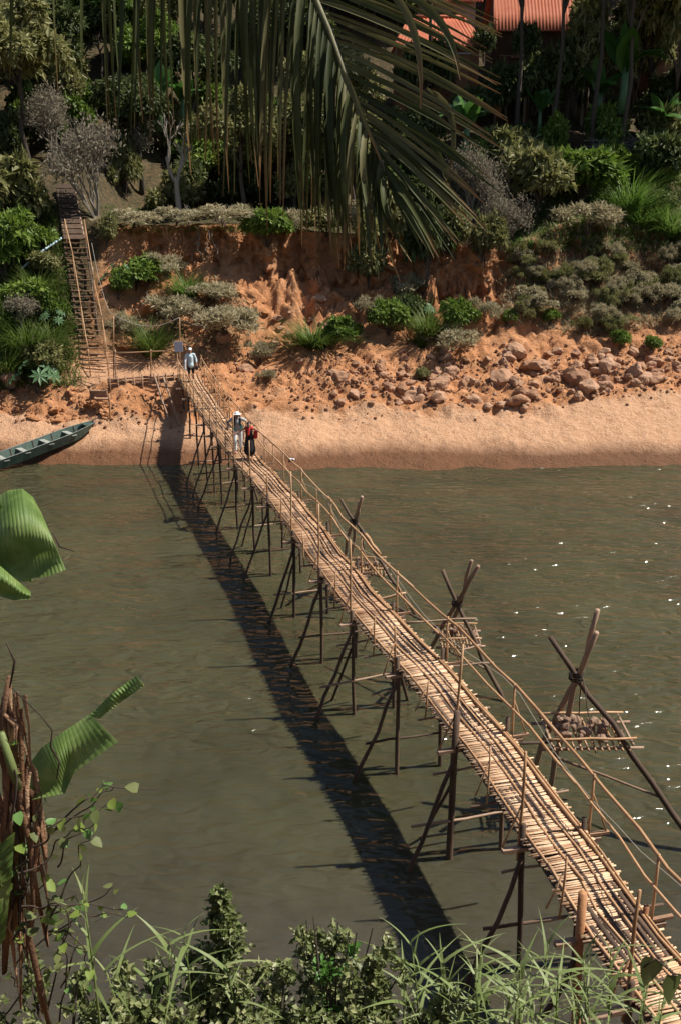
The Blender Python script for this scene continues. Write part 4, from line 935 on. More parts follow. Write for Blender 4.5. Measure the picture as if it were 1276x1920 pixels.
# loose grass cover: countless blades, one mass for each kind of place
def cover(name, n, xs_, ys_, m, lab, ln=(.25, .6), keep=None):
    pts = []
    for _ in range(n):
        x, y = random.uniform(*xs_), random.uniform(*ys_)
        if keep and not keep(x, y): continue
        h = hit(x, y); pts.append(h[:])
    pts = np.repeat(np.array(pts), 6, 0); q = len(pts); pts[:, :2] += rng.normal(0, .14, (q, 2)); pts[:, 2] -= .05
    v, f = blades(1, pts, rng.uniform(0, 6.28, q), rng.uniform(.1, 1, q), rng.uniform(*ln, q), rng.uniform(.03, .06, q), 2)
    tag(obj(name, mesh(name, v, f, m)), lab, 'grass', None, 'stuff')
cover('grass', 2600, (-20, 150), (380, 725), M['grass'], 'rough green grass covering the slope left of the stairs', (.3, .8), lambda x, y: x < 105 + (y - 380) * .15)
cover('grass', 1500, (190, 960), (385, 436), M['grass'], 'short grass on the shelf above the cliff', (.15, .4))
cover('grass', 5200, (940, 1300), (330, 630), M['leaf_grey'], 'dry grey green ground cover on the right-hand slope', (.2, .5), lambda x, y: y < np.interp(x, [940, 1100, 1300], [600, 632, 600]))
cover('grass', 2600, (960, 1300), (330, 470), M['grass_bright'], 'bright green grass on the upper right-hand slope', (.2, .6))
cover('grass', 900, (200, 460), (500, 680), M['leaf_grey'], 'dry creeping plants below the cliff', (.12, .35), lambda x, y: math.sin(x * .05) + math.sin(y * .07) > -.3)

# palmate plants and banana plants
def palmate(seed):
    rg = np.random.default_rng(seed); v, f = [], []
    for j in range(11):
        az = rg.uniform(0, 6.28); el = rg.uniform(.1, 1.1); c = Vector((math.cos(az) * math.cos(el) * .75, math.sin(az) * math.cos(el) * .75, .35 + .6 * math.sin(el)))
        nrm = Vector((math.cos(az) * .6, math.sin(az) * .6 - .25, .8)).normalized(); a = nrm.cross(Vector((0.3, 1, 0))).normalized(); b_ = nrm.cross(a); R = rg.uniform(.26, .4)
        for q in range(8):
            th = 2 * math.pi * q / 8; d = a * math.cos(th) + b_ * math.sin(th); s_ = nrm.cross(d); n = len(v)
            v += [c[:], (c + d * R * .55 + s_ * R * .17)[:], (c + d * R - nrm * R * .15)[:], (c + d * R * .55 - s_ * R * .17)[:]]; f.append([n, n + 1, n + 2, n + 3])
    return v, f
PR['palmate'] = [mesh('leaves', *palmate(k), M['castor']) for k in range(2)]
for x, y, w_, lab in ((70, 738, 110, 'pale palmate leafed plant at the foot of the green slope'), (226, 540, 80, 'pale palmate leafed plant right of the stairs'), (102, 612, 60, 'pale palmate leafed plant left of the stairs'), (1120, 352, 80, 'palmate leafed plant in front of the concrete wall'), (1035, 340, 70, 'palmate leafed plant under the stilt house'), (790, 600, 60, 'pale palmate leafed plant by the tall dark grass')):
    h = hit(x, y); s_ = (h - CAMP).length / FPX * w_ * .5; r = empty('palmate_plant', h, lab, 'plant'); shared('leaves', random.choice(PR['palmate']), r, None, (s_, s_, s_ * 1.1)); shared('stem', PR['stem'][0], r, None, (s_ * .6, s_ * .6, s_ * .8))
def banana_leaf(L=1.0, W=.24, bend=.5, seg=9, tear=0):
    v, f = [], []
    for i in range(seg + 1):
        t = i / seg; w_ = W * math.sin(math.pi * min(1, .06 + t * .96)) ** .6; z = t * L * (1 - bend * t * .75); y = L * (t * .25 + bend * t * t * .55)
        for s_ in (-1, -.5, 0, .5, 1): v.append((s_ * w_, y + abs(s_) * w_ * .12, z - abs(s_) ** 1.5 * w_ * .25 + .012 * ((i % 2) * 2 - 1) * abs(s_)))
    for i in range(seg):
        for j in range(4): f.append([i * 5 + j, i * 5 + j + 1, i * 5 + j + 6, i * 5 + j + 5])
    return v, f
BL_ = [mesh('leaf', *banana_leaf(1, random.uniform(.16, .22), b_), M['banana'], True) for b_ in (.2, .5, .8, 1.0)]
bs = MB().tube([Vector((0, 0, 0)), Vector((0, .01, .4)), Vector((0, 0, .9))], [.1, .08, .06], 8); BS = mesh('pseudostem', bs.v, bs.f, M['castor'], True)
def banana(h, Hm, n, lab, m=None):
    r = empty('banana_plant', h, lab, 'plant'); shared('pseudostem', BS, r, None, (Hm * .6, Hm * .6, Hm * .55))
    for k in range(n):
        o = shared('leaf', random.choice(BL_), r, M[m] if m else None, [Hm * random.uniform(.5, .68)] * 3, (0, 0, Hm * .45)); o.rotation_euler = (random.uniform(-.25, .35), random.uniform(-.3, .3), k * 2.4 + random.uniform(-.4, .4))
for x, y, Y_, hpx, lab in ((872, 305, 66, 130, 'bright banana plant by the palm leaflet tips'), (1165, 215, 70, 150, 'banana plant with upright leaves in the trees beside the house'), (1235, 290, 69, 110, 'banana plant with drooping pale leaves over the concrete wall'), (300, 245, 72, 110, 'banana plant seen through the hanging palm leaflets'), (345, 240, 74, 100, 'second banana plant seen through the hanging palm leaflets'), (1010, 250, 72, 80, 'small banana plant in the shade under the house'), (455, 250, 74, 90, 'banana plant behind the thick of the palm leaflets'), (1120, 240, 71, 120, 'shaded banana plant between the trunks')):
    p = PY(x, y, Y_); banana(Vector((p.x, p.y, p.z)), hpx / FPX * (p - CAMP).length, 8, lab)

# ------------------------------------------------------------------ trees of the hillside
def tree_px(x, y, hpx, rpx, lab, m, Y_=None, group=None, chf=1.0):
    h = PY(x, y, Y_) if Y_ else hit(x, y); s_ = (h - CAMP).length / FPX; z = ground(h.x, h.y)
    topz = h.z + hpx * s_; R = rpx * s_; th = max(1.5, topz - z - R * chf * .75); return tree(h.x, h.y, th, R, lab, group, m, R * 1.1 * chf)
tree_px(55, 345, 290, 120, 'olive leafed tree on the slope above the stairs', 'leaf_olive'); tree_px(-20, 300, 260, 110, 'olive leafed tree cut by the picture edge', 'leaf_olive')
tree_px(455, 400, 210, 95, 'olive leafed tree behind the cliff lip, seen through palm leaflets', 'leaf_olive', 66); tree_px(570, 400, 190, 90, 'dark leafed tree behind the thickest palm leaflets', 'leaf_olive', 67); tree_px(660, 400, 170, 80, 'olive tree at the edge of the palm leaflets', 'leaf_olive', 66)
tree_px(265, 360, 200, 80, 'dark leafed tree between the grey shrub and the bare tree', 'leaf_dark', 69); tree_px(770, 330, 120, 70, 'small dark tree beside the brick pillar', 'leaf_dark', 70)
tree_px(1170, 260, 420, 120, 'tall leafy tree with pale leaves in front of the right house corner', 'leaf_olive', 69, None, 1.5); tree_px(1255, 300, 330, 110, 'tall leafy tree at the upper right corner', 'leaf_olive', 71, None, 1.4); tree_px(1215, 200, 200, 90, 'dark tree over the drooping banana plant', 'leaf_dark', 73)
for (x, y, w_, h_, lab, kd) in ((180, 412, 230, 240, 'large grey dry shrub tree right of the plank ramp', 'dry'), (105, 300, 170, 170, 'grey dry shrub behind the plank ramp', 'dry'), (262, 330, 170, 150, 'grey dry shrub left of the bare tree', 'dry'), (338, 414, 200, 270, 'pale bare tree with forked branches on the shelf', 'bare'), (355, 425, 50, 60, 'small forked dead stump on the cliff lip', 'bare')):
    h = hit(x, y); s_ = (h - CAMP).length / FPX; r = empty('bare_tree', h, lab, 'tree', None, random.uniform(0, 6))
    if kd == 'dry':
        k = 1; sc_ = (w_ * s_ * .55, w_ * s_ * .55, h_ * s_ * .75); shared('branches', PR['dry'][k], r, None, sc_); shared('dry_leaves', PR['drybits'][k], r, None, sc_)
    else: shared('branches', PR['bare'][0], r, None, (w_ * s_ * .7, w_ * s_ * .7, h_ * s_ * .72))
GT = 'trees filling the hillside behind'
for k in range(64):
    Y_ = random.uniform(70, 98); X = random.uniform(-34, 34); col = 638 + X / (Y_ * .949 - 2) * FPX
    if 690 < col < 1120: Y_ = random.uniform(88, 100)
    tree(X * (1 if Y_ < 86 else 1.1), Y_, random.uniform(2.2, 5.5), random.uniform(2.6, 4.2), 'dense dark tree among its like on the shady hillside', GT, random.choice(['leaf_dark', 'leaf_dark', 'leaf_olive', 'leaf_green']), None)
for k in range(95):
    X = random.uniform(-32, 30); Y_ = random.uniform(63.5, 82); col = 638 + X / (Y_ * .949 - 1) * FPX
    z = ground(X, Y_); row_ok = not (700 < col < 1110 and Y_ > 70)
    if col < 300 and Y_ < 66 or not row_ok: continue
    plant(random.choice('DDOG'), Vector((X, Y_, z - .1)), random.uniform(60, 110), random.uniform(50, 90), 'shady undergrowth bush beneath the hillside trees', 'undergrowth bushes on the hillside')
for x, y, Y_, r_, lab, bk in ((967, 245, 72, 3.0, 'tall dark trunk tree in front of the stilt house', None), (1040, 285, 71, 3.2, 'tall leaning trunk tree before the house roof', None), (1108, 312, 69.5, 3.4, 'tall tree with pale lower trunk beside the concrete wall', None), (800, 270, 74, 2.6, 'thin dark tree beside the left house', None), (1062, 240, 74, 2.4, 'slim dark tree under the house eave', None)):
    p = PY(x, y, Y_); z = ground(p.x, p.y); tree(p.x, p.y, 27.5 - z + r_ * .2, r_, lab, 'tall trees around the houses', 'leaf_dark', r_ * .9, 'tall_tree', z, bk)

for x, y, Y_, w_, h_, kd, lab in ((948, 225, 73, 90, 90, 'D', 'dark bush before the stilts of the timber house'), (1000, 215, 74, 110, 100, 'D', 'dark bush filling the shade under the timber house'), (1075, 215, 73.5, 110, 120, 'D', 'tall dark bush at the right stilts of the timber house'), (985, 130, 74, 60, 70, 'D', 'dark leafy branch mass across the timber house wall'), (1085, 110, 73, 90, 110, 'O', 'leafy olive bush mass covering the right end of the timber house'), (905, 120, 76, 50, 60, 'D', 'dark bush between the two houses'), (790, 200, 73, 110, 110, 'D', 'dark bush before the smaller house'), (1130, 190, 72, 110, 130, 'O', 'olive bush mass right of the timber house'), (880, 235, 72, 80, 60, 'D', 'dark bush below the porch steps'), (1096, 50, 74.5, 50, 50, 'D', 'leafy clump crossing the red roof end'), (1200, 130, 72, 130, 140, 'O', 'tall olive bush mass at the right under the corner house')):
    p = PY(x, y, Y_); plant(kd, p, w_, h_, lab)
# ------------------------------------------------------------------ houses on the hill
def corrugated(name, x0, x1, ye, ze, yr, zr_, inset, m, parent, wave=.24, over=0):
    """one roof slope: eave (front, low) to ridge (back, high); ridge shortened by inset at both ends"""
    n = int((x1 - x0) / wave * 4); nv = 5; v = []; 
    for j in range(nv):
        t = j / (nv - 1); a, b_ = x0 + inset * t, x1 - inset * t
        for i in range(n + 1):
            u = i / n; x = a + (b_ - a) * u; hgt = .045 * math.cos(2 * math.pi * (x - x0) / wave) + (.02 if j % 2 else 0)
            v.append(Vector((x, ye + (yr - ye) * t, ze + (zr_ - ze) * t + hgt)))
    f = [[j * (n + 1) + i, j * (n + 1) + i + 1, (j + 1) * (n + 1) + i + 1, (j + 1) * (n + 1) + i] for j in range(nv - 1) for i in range(n)]
    b = MB(); b.add(v, f); o = b.build(name, m, parent, True); md = o.modifiers.new('t', 'SOLIDIFY'); md.thickness = .03; return o
def house(c0, c1, row_e, row_r, Ye, Yr, row_g, lab, stilt, wall_m, inset=.4):
    pe0, pe1 = PY(c0, row_e, Ye), PY(c1, row_e, Ye); ze = pe0.z; zr2 = PY(c0, row_r, Yr).z; x0, x1 = pe0.x, pe1.x; zg = min(ground((x0 + x1) / 2, Ye + 1) - .3, PY(c0, row_g, Ye).z)
    r = empty('hill_house', ((x0 + x1) / 2, (Ye + Yr) / 2, zg), lab, 'house')
    corrugated('roof', x0, x1, Ye, ze, Yr, zr2, inset, M['roof'], r)
    corrugated('roof', x0, x1, 2 * Yr - Ye, ze, Yr + .02, zr2, inset, M['roof'], r)
    MB().tube([Vector((x0 + inset, Yr, zr2 + .05)), Vector((x1 - inset, Yr, zr2 + .05))], .12, 6).build('ridge_cap', M['roof'], r)
    zf = ze - 2.6 if stilt else zg; yf = Ye + .7; yb = 2 * Yr - Ye - .7; xa, xb = x0 + .5, x1 - .5
    def wall(nm, a, b_, z0, z1, m):
        MB().add([(a[0], a[1], z0), (b_[0], b_[1], z0), (b_[0], b_[1], z1), (a[0], a[1], z1)], [[0, 1, 2, 3]]).build(nm, m, r, False).modifiers.new('t', 'SOLIDIFY').thickness = .12
    wall('wall', (xa, yf), (xb, yf), zf, ze + .3, wall_m); wall('wall', (xa, yb), (xb, yb), zf, ze + .3, wall_m); wall('wall', (xa, yf + .13), (xa, yb - .13), zf, ze + .25, wall_m); wall('wall', (xb, yf + .13), (xb, yb - .13), zf, ze + .25, wall_m)
    for x in (xa, xb): MB().add([(x, yf, ze + .2), (x, yb, ze + .2), (x, Yr, zr2 - .2)], [[0, 1, 2]]).build('gable', wall_m, r, False)
    for t_ in (.22, .68):
        x = xa + (xb - xa) * t_; wn = MB().box((x, yf - .1, zf + 1.5), (.95, .08, 1.0)).build('window', M['dark_wood'], r, False); MB().box((x, yf - .155, zf + 1.5), (.06, .03, 1.0)).build('mullion', M['stair_wood'], wn, False); MB().box((x, yf - .16, zf + .96), (1.1, .14, .06)).build('sill', M['stair_wood'], wn, False)
    x = xa + (xb - xa) * .45; dr = MB().box((x, yf - .1, zf + 1.0), (.85, .07, 2.0)).build('door', M['dark_wood'], r, False); MB().box((x + .32, yf - .15, zf + 1.0), (.05, .05, .16)).build('handle', M['pale_pole'], dr, False)
    if stilt:
        MB().box(((xa + xb) / 2, (yf + yb) / 2 - .6, zf - .08), (xb - xa + .4, yb - yf + 1.6, .14)).build('floor_slab', M['dark_wood'], r, False)
        for x in np.linspace(xa, xb, 4):
            for y in (yf - 1.1, yf + .2, yb): MB().tube([(x, y, zg - .6), (x, y, zf - .1)], .12, 8).build('stilt', M['plaster'] if y > yf else M['post'], r)
        for x in np.linspace(xa, xb, 14): MB().box((x, yf - 1.3, zf + .45), (.05, .05, .9)).build('baluster', M['dark_wood'], r, False)
        MB().box(((xa + xb) / 2, yf - 1.3, zf + .93), (xb - xa + .2, .09, .06)).build('railing', M['stair_wood'], r, False)
    return r, x0, x1, zg, ze
house(925, 1120, 57, -70, 77, 81, 235, 'dark timber stilt house with red corrugated roof among the trees', True, M['dark_wood'], .25)
hb = house(735, 914, 86, 32, 75.5, 78.8, 200, 'smaller house with red corrugated hip roof beside the palm leaflets', False, M['brick'], 1.3)
house(770, 905, 2, -60, 88, 91, 60, 'distant house whose red roof edge shows above the smaller house', False, M['plaster'], .3)
house(1225, 1400, 22, -60, 80, 83, 150, 'house at the upper right corner with red roof behind leaves', False, M['brick'], .3)
# brick pillar, porch steps, wall and jar by the houses
p = PY(862, 195, 74.3); br = empty('brick_pillar', p, 'square brick pillar standing before the smaller house', 'pillar')
zt = PY(862, 102, 74.3).z; n = int((zt - p.z + 1.2) / .16)
pm_ = mesh('brick', *(lambda b: (b.v, b.f))(MB().box((0, 0, 0), (.42, .42, .145))), M['brick'])
for k in range(n):
    for dx in (-.215, .215): obj('brick', pm_, br, (dx + (.03 if k % 2 else 0), 0, -1.2 + .08 + k * .16))
MB().box(Vector((p.x, p.y, zt + .05)), (1.1, .6, .1)).build('cap', M['plaster'], br, False)
p = PY(915, 207, 74.6); ps = empty('porch_steps', p, 'flight of pale wooden porch steps beside the clay figure', 'steps')
for k in range(6): MB().box(p + Vector((0, k * .24, k * .19)), (1.3, .26, .07)).build('step', M['stair_wood'], ps, False)
for dx in (-.68, .68): MB().box(p + Vector((dx, .6, .35)), (.07, 1.6, .3), Matrix.Rotation(.66, 3, 'X')).build('stringer', M['stair_wood'], ps, False)
p = PY(932, 207, 74.0); fg = empty('garden_figure', p, 'pale clay garden figure beside the porch steps', 'figure'); fl = MB()
fl.tube([p + Vector((0, 0, z_)) for z_ in (-.1, .15, .5, .8, .95, 1.05, 1.25, 1.36)], [.26, .28, .2, .24, .12, .1, .15, .05], 10); fl.build('body', M['dry_husk'], fg)
p0, p1 = PY(1112, 308, 68.5), PY(1215, 308, 68.5); zt = PY(1112, 288, 68.5).z
cw_ = empty('concrete_wall', (p0 + p1) / 2, 'low grey concrete wall with brush heaped on top', 'wall')
MB().box(((p0.x + p1.x) / 2, 68.6, (zt + p0.z - 1) / 2), (p1.x - p0.x, .3, zt - p0.z + 1)).build('wall_slab', M['plaster'], cw_, False); MB().box(((p0.x + p1.x) / 2, 68.6, zt + .05), (p1.x - p0.x + .2, .5, .1)).build('coping', M['plaster'], cw_, False)
b = MB()
for k in range(170):
    c = Vector((random.uniform(p0.x, p1.x), 68.9 + random.uniform(-.3, .8), zt + .15 + random.random() ** 2 * .8)); d = Vector((random.gauss(0, 1), random.gauss(0, .6), random.gauss(0, .35))).normalized() * random.uniform(.3, .8); b.tube([c - d, c + d * .3 + Vector((0, 0, .05)), c + d], [.02, .018, .01], 4, False)
tag(b.build('brush_heap', M['grey_twig']), 'heap of dry cut brush lying on the low concrete wall', 'brush heap', None, 'stuff')
h = hit(360, 430); rt = empty('exposed_roots', h, 'bare roots hanging down the orange cliff under the bare tree', 'roots')
for k in range(9):
    x = 355 + random.uniform(-60, 60); a = hit(x, 436); q = [a + Vector((0, -.3, .3))]
    for j in range(5): q.append(hit(x + random.uniform(-6, 6) + (k - 4) * j * .8, 445 + j * 11) + Vector((0, -.3, 0)))
    MB().tube(q, [.045, .04, .035, .03, .025, .018], 5).build('root', M['grey_twig'] if k % 2 else M['orange_post'], rt)

# ------------------------------------------------------------------ foreground: hanging palm frond
def frond_mat():
    m, n, l, b = newmat('palm_leaflet')
    a = n.new('ShaderNodeAttribute'); a.attribute_name = 'along'; o = n.new('ShaderNodeObjectInfo').outputs['Random']
    ns = noise_n(n, l, mapping(n, l, n.new('ShaderNodeTexCoord').outputs['Object'], (1, 1, 1)), 9, 4, .7)
    g = ramp(n, [(.02, .034, .008), (.06, .07, .02), (.21, .185, .085)]); l.new(math_n(n, l, 'ADD', math_n(n, l, 'MULTIPLY', o, .6), math_n(n, l, 'MULTIPLY', ns, .4)), g.inputs[0])
    t = n.new('ShaderNodeMapRange'); t.inputs[1].default_value = .84; t.inputs[2].default_value = 1.15
    l.new(math_n(n, l, 'ADD', a.outputs['Fac'], math_n(n, l, 'ADD', math_n(n, l, 'MULTIPLY', math_n(n, l, 'SUBTRACT', o, .5), .35), math_n(n, l, 'MULTIPLY', math_n(n, l, 'SUBTRACT', ns, .5), .35))), t.inputs[0])
    c = mix_n(n, l, t.outputs[0], g.outputs[0], (.24, .12, .05)); l.new(c, b.inputs['Base Color']); b.inputs['Roughness'].default_value = .6; b.inputs['Specular IOR Level'].default_value = .2
    tr = n.new('ShaderNodeBsdfTranslucent'); l.new(c, tr.inputs[0]); mx = n.new('ShaderNodeMixShader'); mx.inputs[0].default_value = .2
    l.new(b.outputs[0], mx.inputs[1]); l.new(tr.outputs[0], mx.inputs[2]); l.new(mx.outputs[0], n['Material Output'].inputs[0]); return m
M['frond'] = frond_mat()
RP = [(-520, -330, 5.9), (-200, -350, 5.7), (100, -320, 5.4), (340, -240, 5.1), (490, -140, 4.9), (575, -40, 4.75), (618, 60, 4.65), (655, 165, 4.55), (684, 230, 4.5), (704, 275, 4.45), (720, 318, 4.4), (732, 355, 4.4)]
def rpt(t):
    k = min(int(t), len(RP) - 2); f_ = t - k; a, b_ = RP[k], RP[k + 1]; return [a[i] + (b_[i] - a[i]) * f_ for i in range(3)]
frond = empty('palm_frond', PY(600, 10, 4.7), 'large dark palm frond hanging into the top of the view', 'palm frond')
RT = [PY(*rpt(t)[:2], rpt(t)[2]) for t in np.linspace(0, len(RP) - 1.001, 34)]
MB().tube(RT, [.022 * (1 - .8 * i / 33) + .002 for i in range(34)], 7).build('rachis', M['husk_olive'], frond)
def leaflet(a, c, e_, wd, twist):
    a, c, e_ = Vector(a), Vector(c), Vector(e_); N = 8; v = []; al = []
    for i in range(N):
        t = i / (N - 1); p = a * (1 - t) ** 2 + c * 2 * t * (1 - t) + e_ * t * t; d = ((c - a) * (1 - t) + (e_ - c) * t).normalized()
        vw = (CAMP - p).normalized(); s_ = d.cross(vw).normalized(); s_ = (s_ * math.cos(twist) + vw * math.sin(twist)).normalized(); nr = s_.cross(d)
        w_ = wd * (min(1, .35 + t * 3.5)) * (1 - max(0, (t - .45) / .55) ** 1.8) + .0015
        v += [p - s_ * w_ + nr * w_ * .55, p, p + s_ * w_ + nr * w_ * .55]; al += [t] * 3
    f = []
    for i in range(N - 1):
        q = i * 3; f += [[q, q + 1, q + 4, q + 3], [q + 1, q + 2, q + 5, q + 4]]
    off = frond.location; me = mesh('leaflet', [p - off for p in v], f, M['frond'], True); at = me.attributes.new('along', 'FLOAT', 'POINT'); at.data.foreach_set('value', al)
    o = obj('leaflet', me, frond); return o
pxl = [math.hypot(RP[k + 1][0] - RP[k][0], RP[k + 1][1] - RP[k][1]) for k in range(len(RP) - 1)]
TL = []; t = 1.0
while t < 10.95: TL.append(t); t += random.uniform(7, 14) / pxl[min(int(t), 10)]
for t in TL:                # the side that hangs straight down
    x, y, Y_ = rpt(t)
    tip = np.interp(x, [-200, 0, 150, 260, 330, 420, 490, 560, 620, 690, 770], [60, 150, 225, 240, 255, 320, 352, 395, 440, 485, 510]) + random.gauss(0, 26)
    if x < 190 and random.random() < .8: continue
    if x < 180: tip -= random.uniform(0, 90)
    ex = x + random.uniform(-26, 16) + (10 if t > 8 else 0) + max(0, t - 8.5) * 12
    Ya, Yb = Y_, Y_ - random.uniform(-.15, .25)
    leaflet(PY(x, y, Ya), PY(x - random.uniform(8, 30), y + (tip - y) * .35, Ya - random.uniform(.0, .3)), PY(ex, tip, Yb), random.uniform(.007, .0135), random.uniform(-1.0, 1.0))
for t in np.arange(2.9, 11.0, .155):                # the side reaching out to the right
    t = t + random.uniform(-.04, .04); x, y, Y_ = rpt(min(t, 10.95))
    dx = np.interp(t, [2.9, 4, 5, 6, 7, 8, 9, 10, 11], [470, 430, 350, 315, 285, 230, 165, 105, 60]) * random.uniform(.86, 1.06); dy = np.interp(t, [2.9, 4, 5, 6, 7, 8, 9, 10, 11], [200, 190, 160, 165, 185, 195, 195, 165, 110]) * random.uniform(.85, 1.1)
    leaflet(PY(x, y, Y_), PY(x + dx * .5, y + dy * random.uniform(.32, .45), Y_ - .15), PY(x + dx, y + dy, Y_ - random.uniform(.2, .5)), random.uniform(.006, .0105), random.uniform(-.7, .5))
for (a, c, e_) in (((700, -40), (800, 10), (788, 205)), ((720, -30), (850, 10), (862, 150)), ((795, 240), (840, 320), (843, 355)), ((800, 165), (880, 200), (835, 345)), ((640, 130), (660, 160), (712, 300))):
    leaflet(PY(*a, 4.5), PY(*c, 4.4), PY(*e_, 4.3), .014, random.uniform(-.6, .6))

# ------------------------------------------------------------------ foreground: banana plant, vines, shrubs, reeds on the near bank
bn = empty('banana_plant', Vector((-2.35, 5.4, nground(-2.35, 5.4))), 'near banana plant with torn green leaves and dry husks at the picture edge', 'plant')
def sheet(top, bot, Yt, Yb, bulge, ribs, parent, m, name='leaf', nu=64, nv=8):
    def pl(pts, t):
        s_ = t * (len(pts) - 1); k = min(int(s_), len(pts) - 2); q = s_ - k; return [pts[k][i] + (pts[k + 1][i] - pts[k][i]) * q for i in (0, 1)]
    b = MB(); v = []
    for i in range(nu + 1):
        u = i / nu; a, c = pl(top, u), pl(bot, u)
        for j in range(nv + 1):
            t = j / nv; x, y = a[0] + (c[0] - a[0]) * t, a[1] + (c[1] - a[1]) * t
            Y_ = Yt + (Yb - Yt) * t - bulge * math.sin(math.pi * min(1, t * 1.1 + .1)) * (.6 + .4 * math.sin(u * 3)) + .0035 * math.sin(u * ribs * 2 * math.pi) + .02 * math.sin(u * 9 + t * 3)
            v.append(PY(x, y, Y_))
    b.add(v, [[i * (nv + 1) + j, (i + 1) * (nv + 1) + j, (i + 1) * (nv + 1) + j + 1, i * (nv + 1) + j + 1] for i in range(nu) for j in range(nv)])
    o = b.build(name, m, parent, True); at = o.data.attributes.new('vein', 'FLOAT', 'POINT'); at.data.foreach_set('value', [i / nu * ribs for i in range(nu + 1) for j in range(nv + 1)]); return o
def blade_mat():
    m, n, l, b = newmat('near_banana_blade'); pos = n.new('ShaderNodeTexCoord').outputs['Object']
    ns = noise_n(n, l, pos, 5, 5, .6); r = ramp(n, [(.07, .13, .025), (.15, .24, .055), (.31, .39, .14)], [.3, .5, .75]); 
    va = n.new('ShaderNodeAttribute'); va.attribute_name = 'vein'; sw = math_n(n, l, 'SINE', math_n(n, l, 'MULTIPLY', va.outputs['Fac'], 12.566), 0)
    l.new(math_n(n, l, 'ADD', ns, math_n(n, l, 'MULTIPLY', sw, .045)), r.inputs[0]); l.new(r.outputs[0], b.inputs['Base Color']); b.inputs['Roughness'].default_value = .55
    t = n.new('ShaderNodeBsdfTranslucent'); l.new(r.outputs[0], t.inputs[0]); mx = n.new('ShaderNodeMixShader'); mx.inputs[0].default_value = .35; l.new(b.outputs[0], mx.inputs[1]); l.new(t.outputs[0], mx.inputs[2]); l.new(mx.outputs[0], n['Material Output'].inputs[0]); return m
M['near_banana'] = blade_mat()
sheet([(-55, 1000), (-12, 936), (14, 919), (42, 916), (62, 932), (78, 962)], [(-45, 1130), (-2, 1080), (34, 1092), (64, 1084), (94, 1080), (123, 1068)], 5.7, 5.35, .22, 20, bn, M['near_banana'])
sheet([(-50, 985), (-8, 940), (8, 950), (22, 985)], [(-60, 1150), (-10, 1095), (30, 1092), (62, 1090)], 5.5, 5.5, -.05, 12, bn, M['near_banana'])
sheet([(-80, 1030), (-10, 1052), (28, 1085), (58, 1110)], [(-80, 1110), (-10, 1116), (26, 1126), (56, 1124)], 5.2, 5.1, .08, 14, bn, M['near_banana'])
sheet([(36, 1458), (78, 1402), (122, 1370), (168, 1339)], [(60, 1500), (122, 1488), (138, 1450), (222, 1391)], 5.5, 5.25, .1, 22, bn, M['near_banana'])
sheet([(166, 1343), (210, 1300), (256, 1267)], [(186, 1348), (228, 1316), (271, 1286)], 5.45, 5.4, .03, 16, bn, M['near_banana'])
sheet([(28, 1560), (22, 1640), (10, 1760)], [(-10, 1590), (-12, 1680), (-14, 1790)], 5.1, 5.15, .02, 10, bn, M['near_banana'])
def ptube(pts, Y_, r, nm, m, parent, sides=7):
    q = [PY(x, y, Y_ + random.uniform(-.03, .03)) for x, y in pts]; n = len(q); return MB().tube(q, [r * random.uniform(.75, 1.2) * (1 if 0 < i < n - 1 else .6) for i in range(n)], sides).build(nm, m, parent)
MB().tube([Vector((-2.45, 5.5, nground(-2.4, 5.5) - .2)), PY(-60, 1900, 5.5), PY(-70, 1600, 5.5), PY(-75, 1300, 5.6), PY(-75, 1000, 5.7)], [.13, .11, .09, .07, .05], 10).build('pseudostem', M['reed'], bn)
for k in range(30):
    x0 = random.uniform(-15, 45); y0 = random.uniform(1270, 1560); pts = []
    for j in range(6): pts.append((x0 + (j * 9 + random.uniform(-14, 14)) * (1 if k % 3 else -.3), y0 + j * random.uniform(45, 85)))
    q = [PY(x, y, 5.25 + random.uniform(-.05, .05)) for x, y in pts]; b = MB()
    for i, p in enumerate(q):
        w_ = random.uniform(.006, .026) * (1 if i < 5 else .4); s_ = Vector((1, random.uniform(-.8, .8), random.uniform(-.2, .3))).normalized() * w_; b.v += [p - s_, p + Vector((0, -w_ * .8, 0)), p + s_]
    b.f += [[i * 3 + j, i * 3 + j + 1, i * 3 + j + 4, i * 3 + j + 3] for i in range(5) for j in (0, 1)]; b.build('dry_husk', M['dry_husk'], bn)
ptube([(16, 1268), (4, 1350), (14, 1420), (36, 1500), (58, 1590), (64, 1690), (54, 1760), (76, 1850), (92, 1925)], 5.2, .022, 'dry_husk', M['dry_husk'], bn); ptube([(2, 1375), (22, 1440), (36, 1480)], 5.15, .03, 'petiole', M['reed'], bn); ptube([(0, 1330), (30, 1360), (18, 1400)], 5.2, .02, 'dry_husk', M['dry_husk'], bn)
vt = empty('vine_tangle', PY(120, 1800, 5.4), 'tangle of dark twining vines with heart shaped leaves over the banana husks', 'vine')
hv = [(0, 0, 0), (.42, .02, .08), (.5, .38, .1), (.28, .8, .04), (0, 1.1, -.08), (-.28, .8, .04), (-.5, .38, .1), (-.42, .02, .08), (0, .45, 0)]
HL = mesh('leaf', hv, [[8, 0, 1, 2], [8, 2, 3, 4], [8, 4, 5, 6], [8, 6, 7, 0]], M['near_leaf'], True); HLm = ['leaf_green', 'leaf_dark', 'lime_leaf']
nl = 0
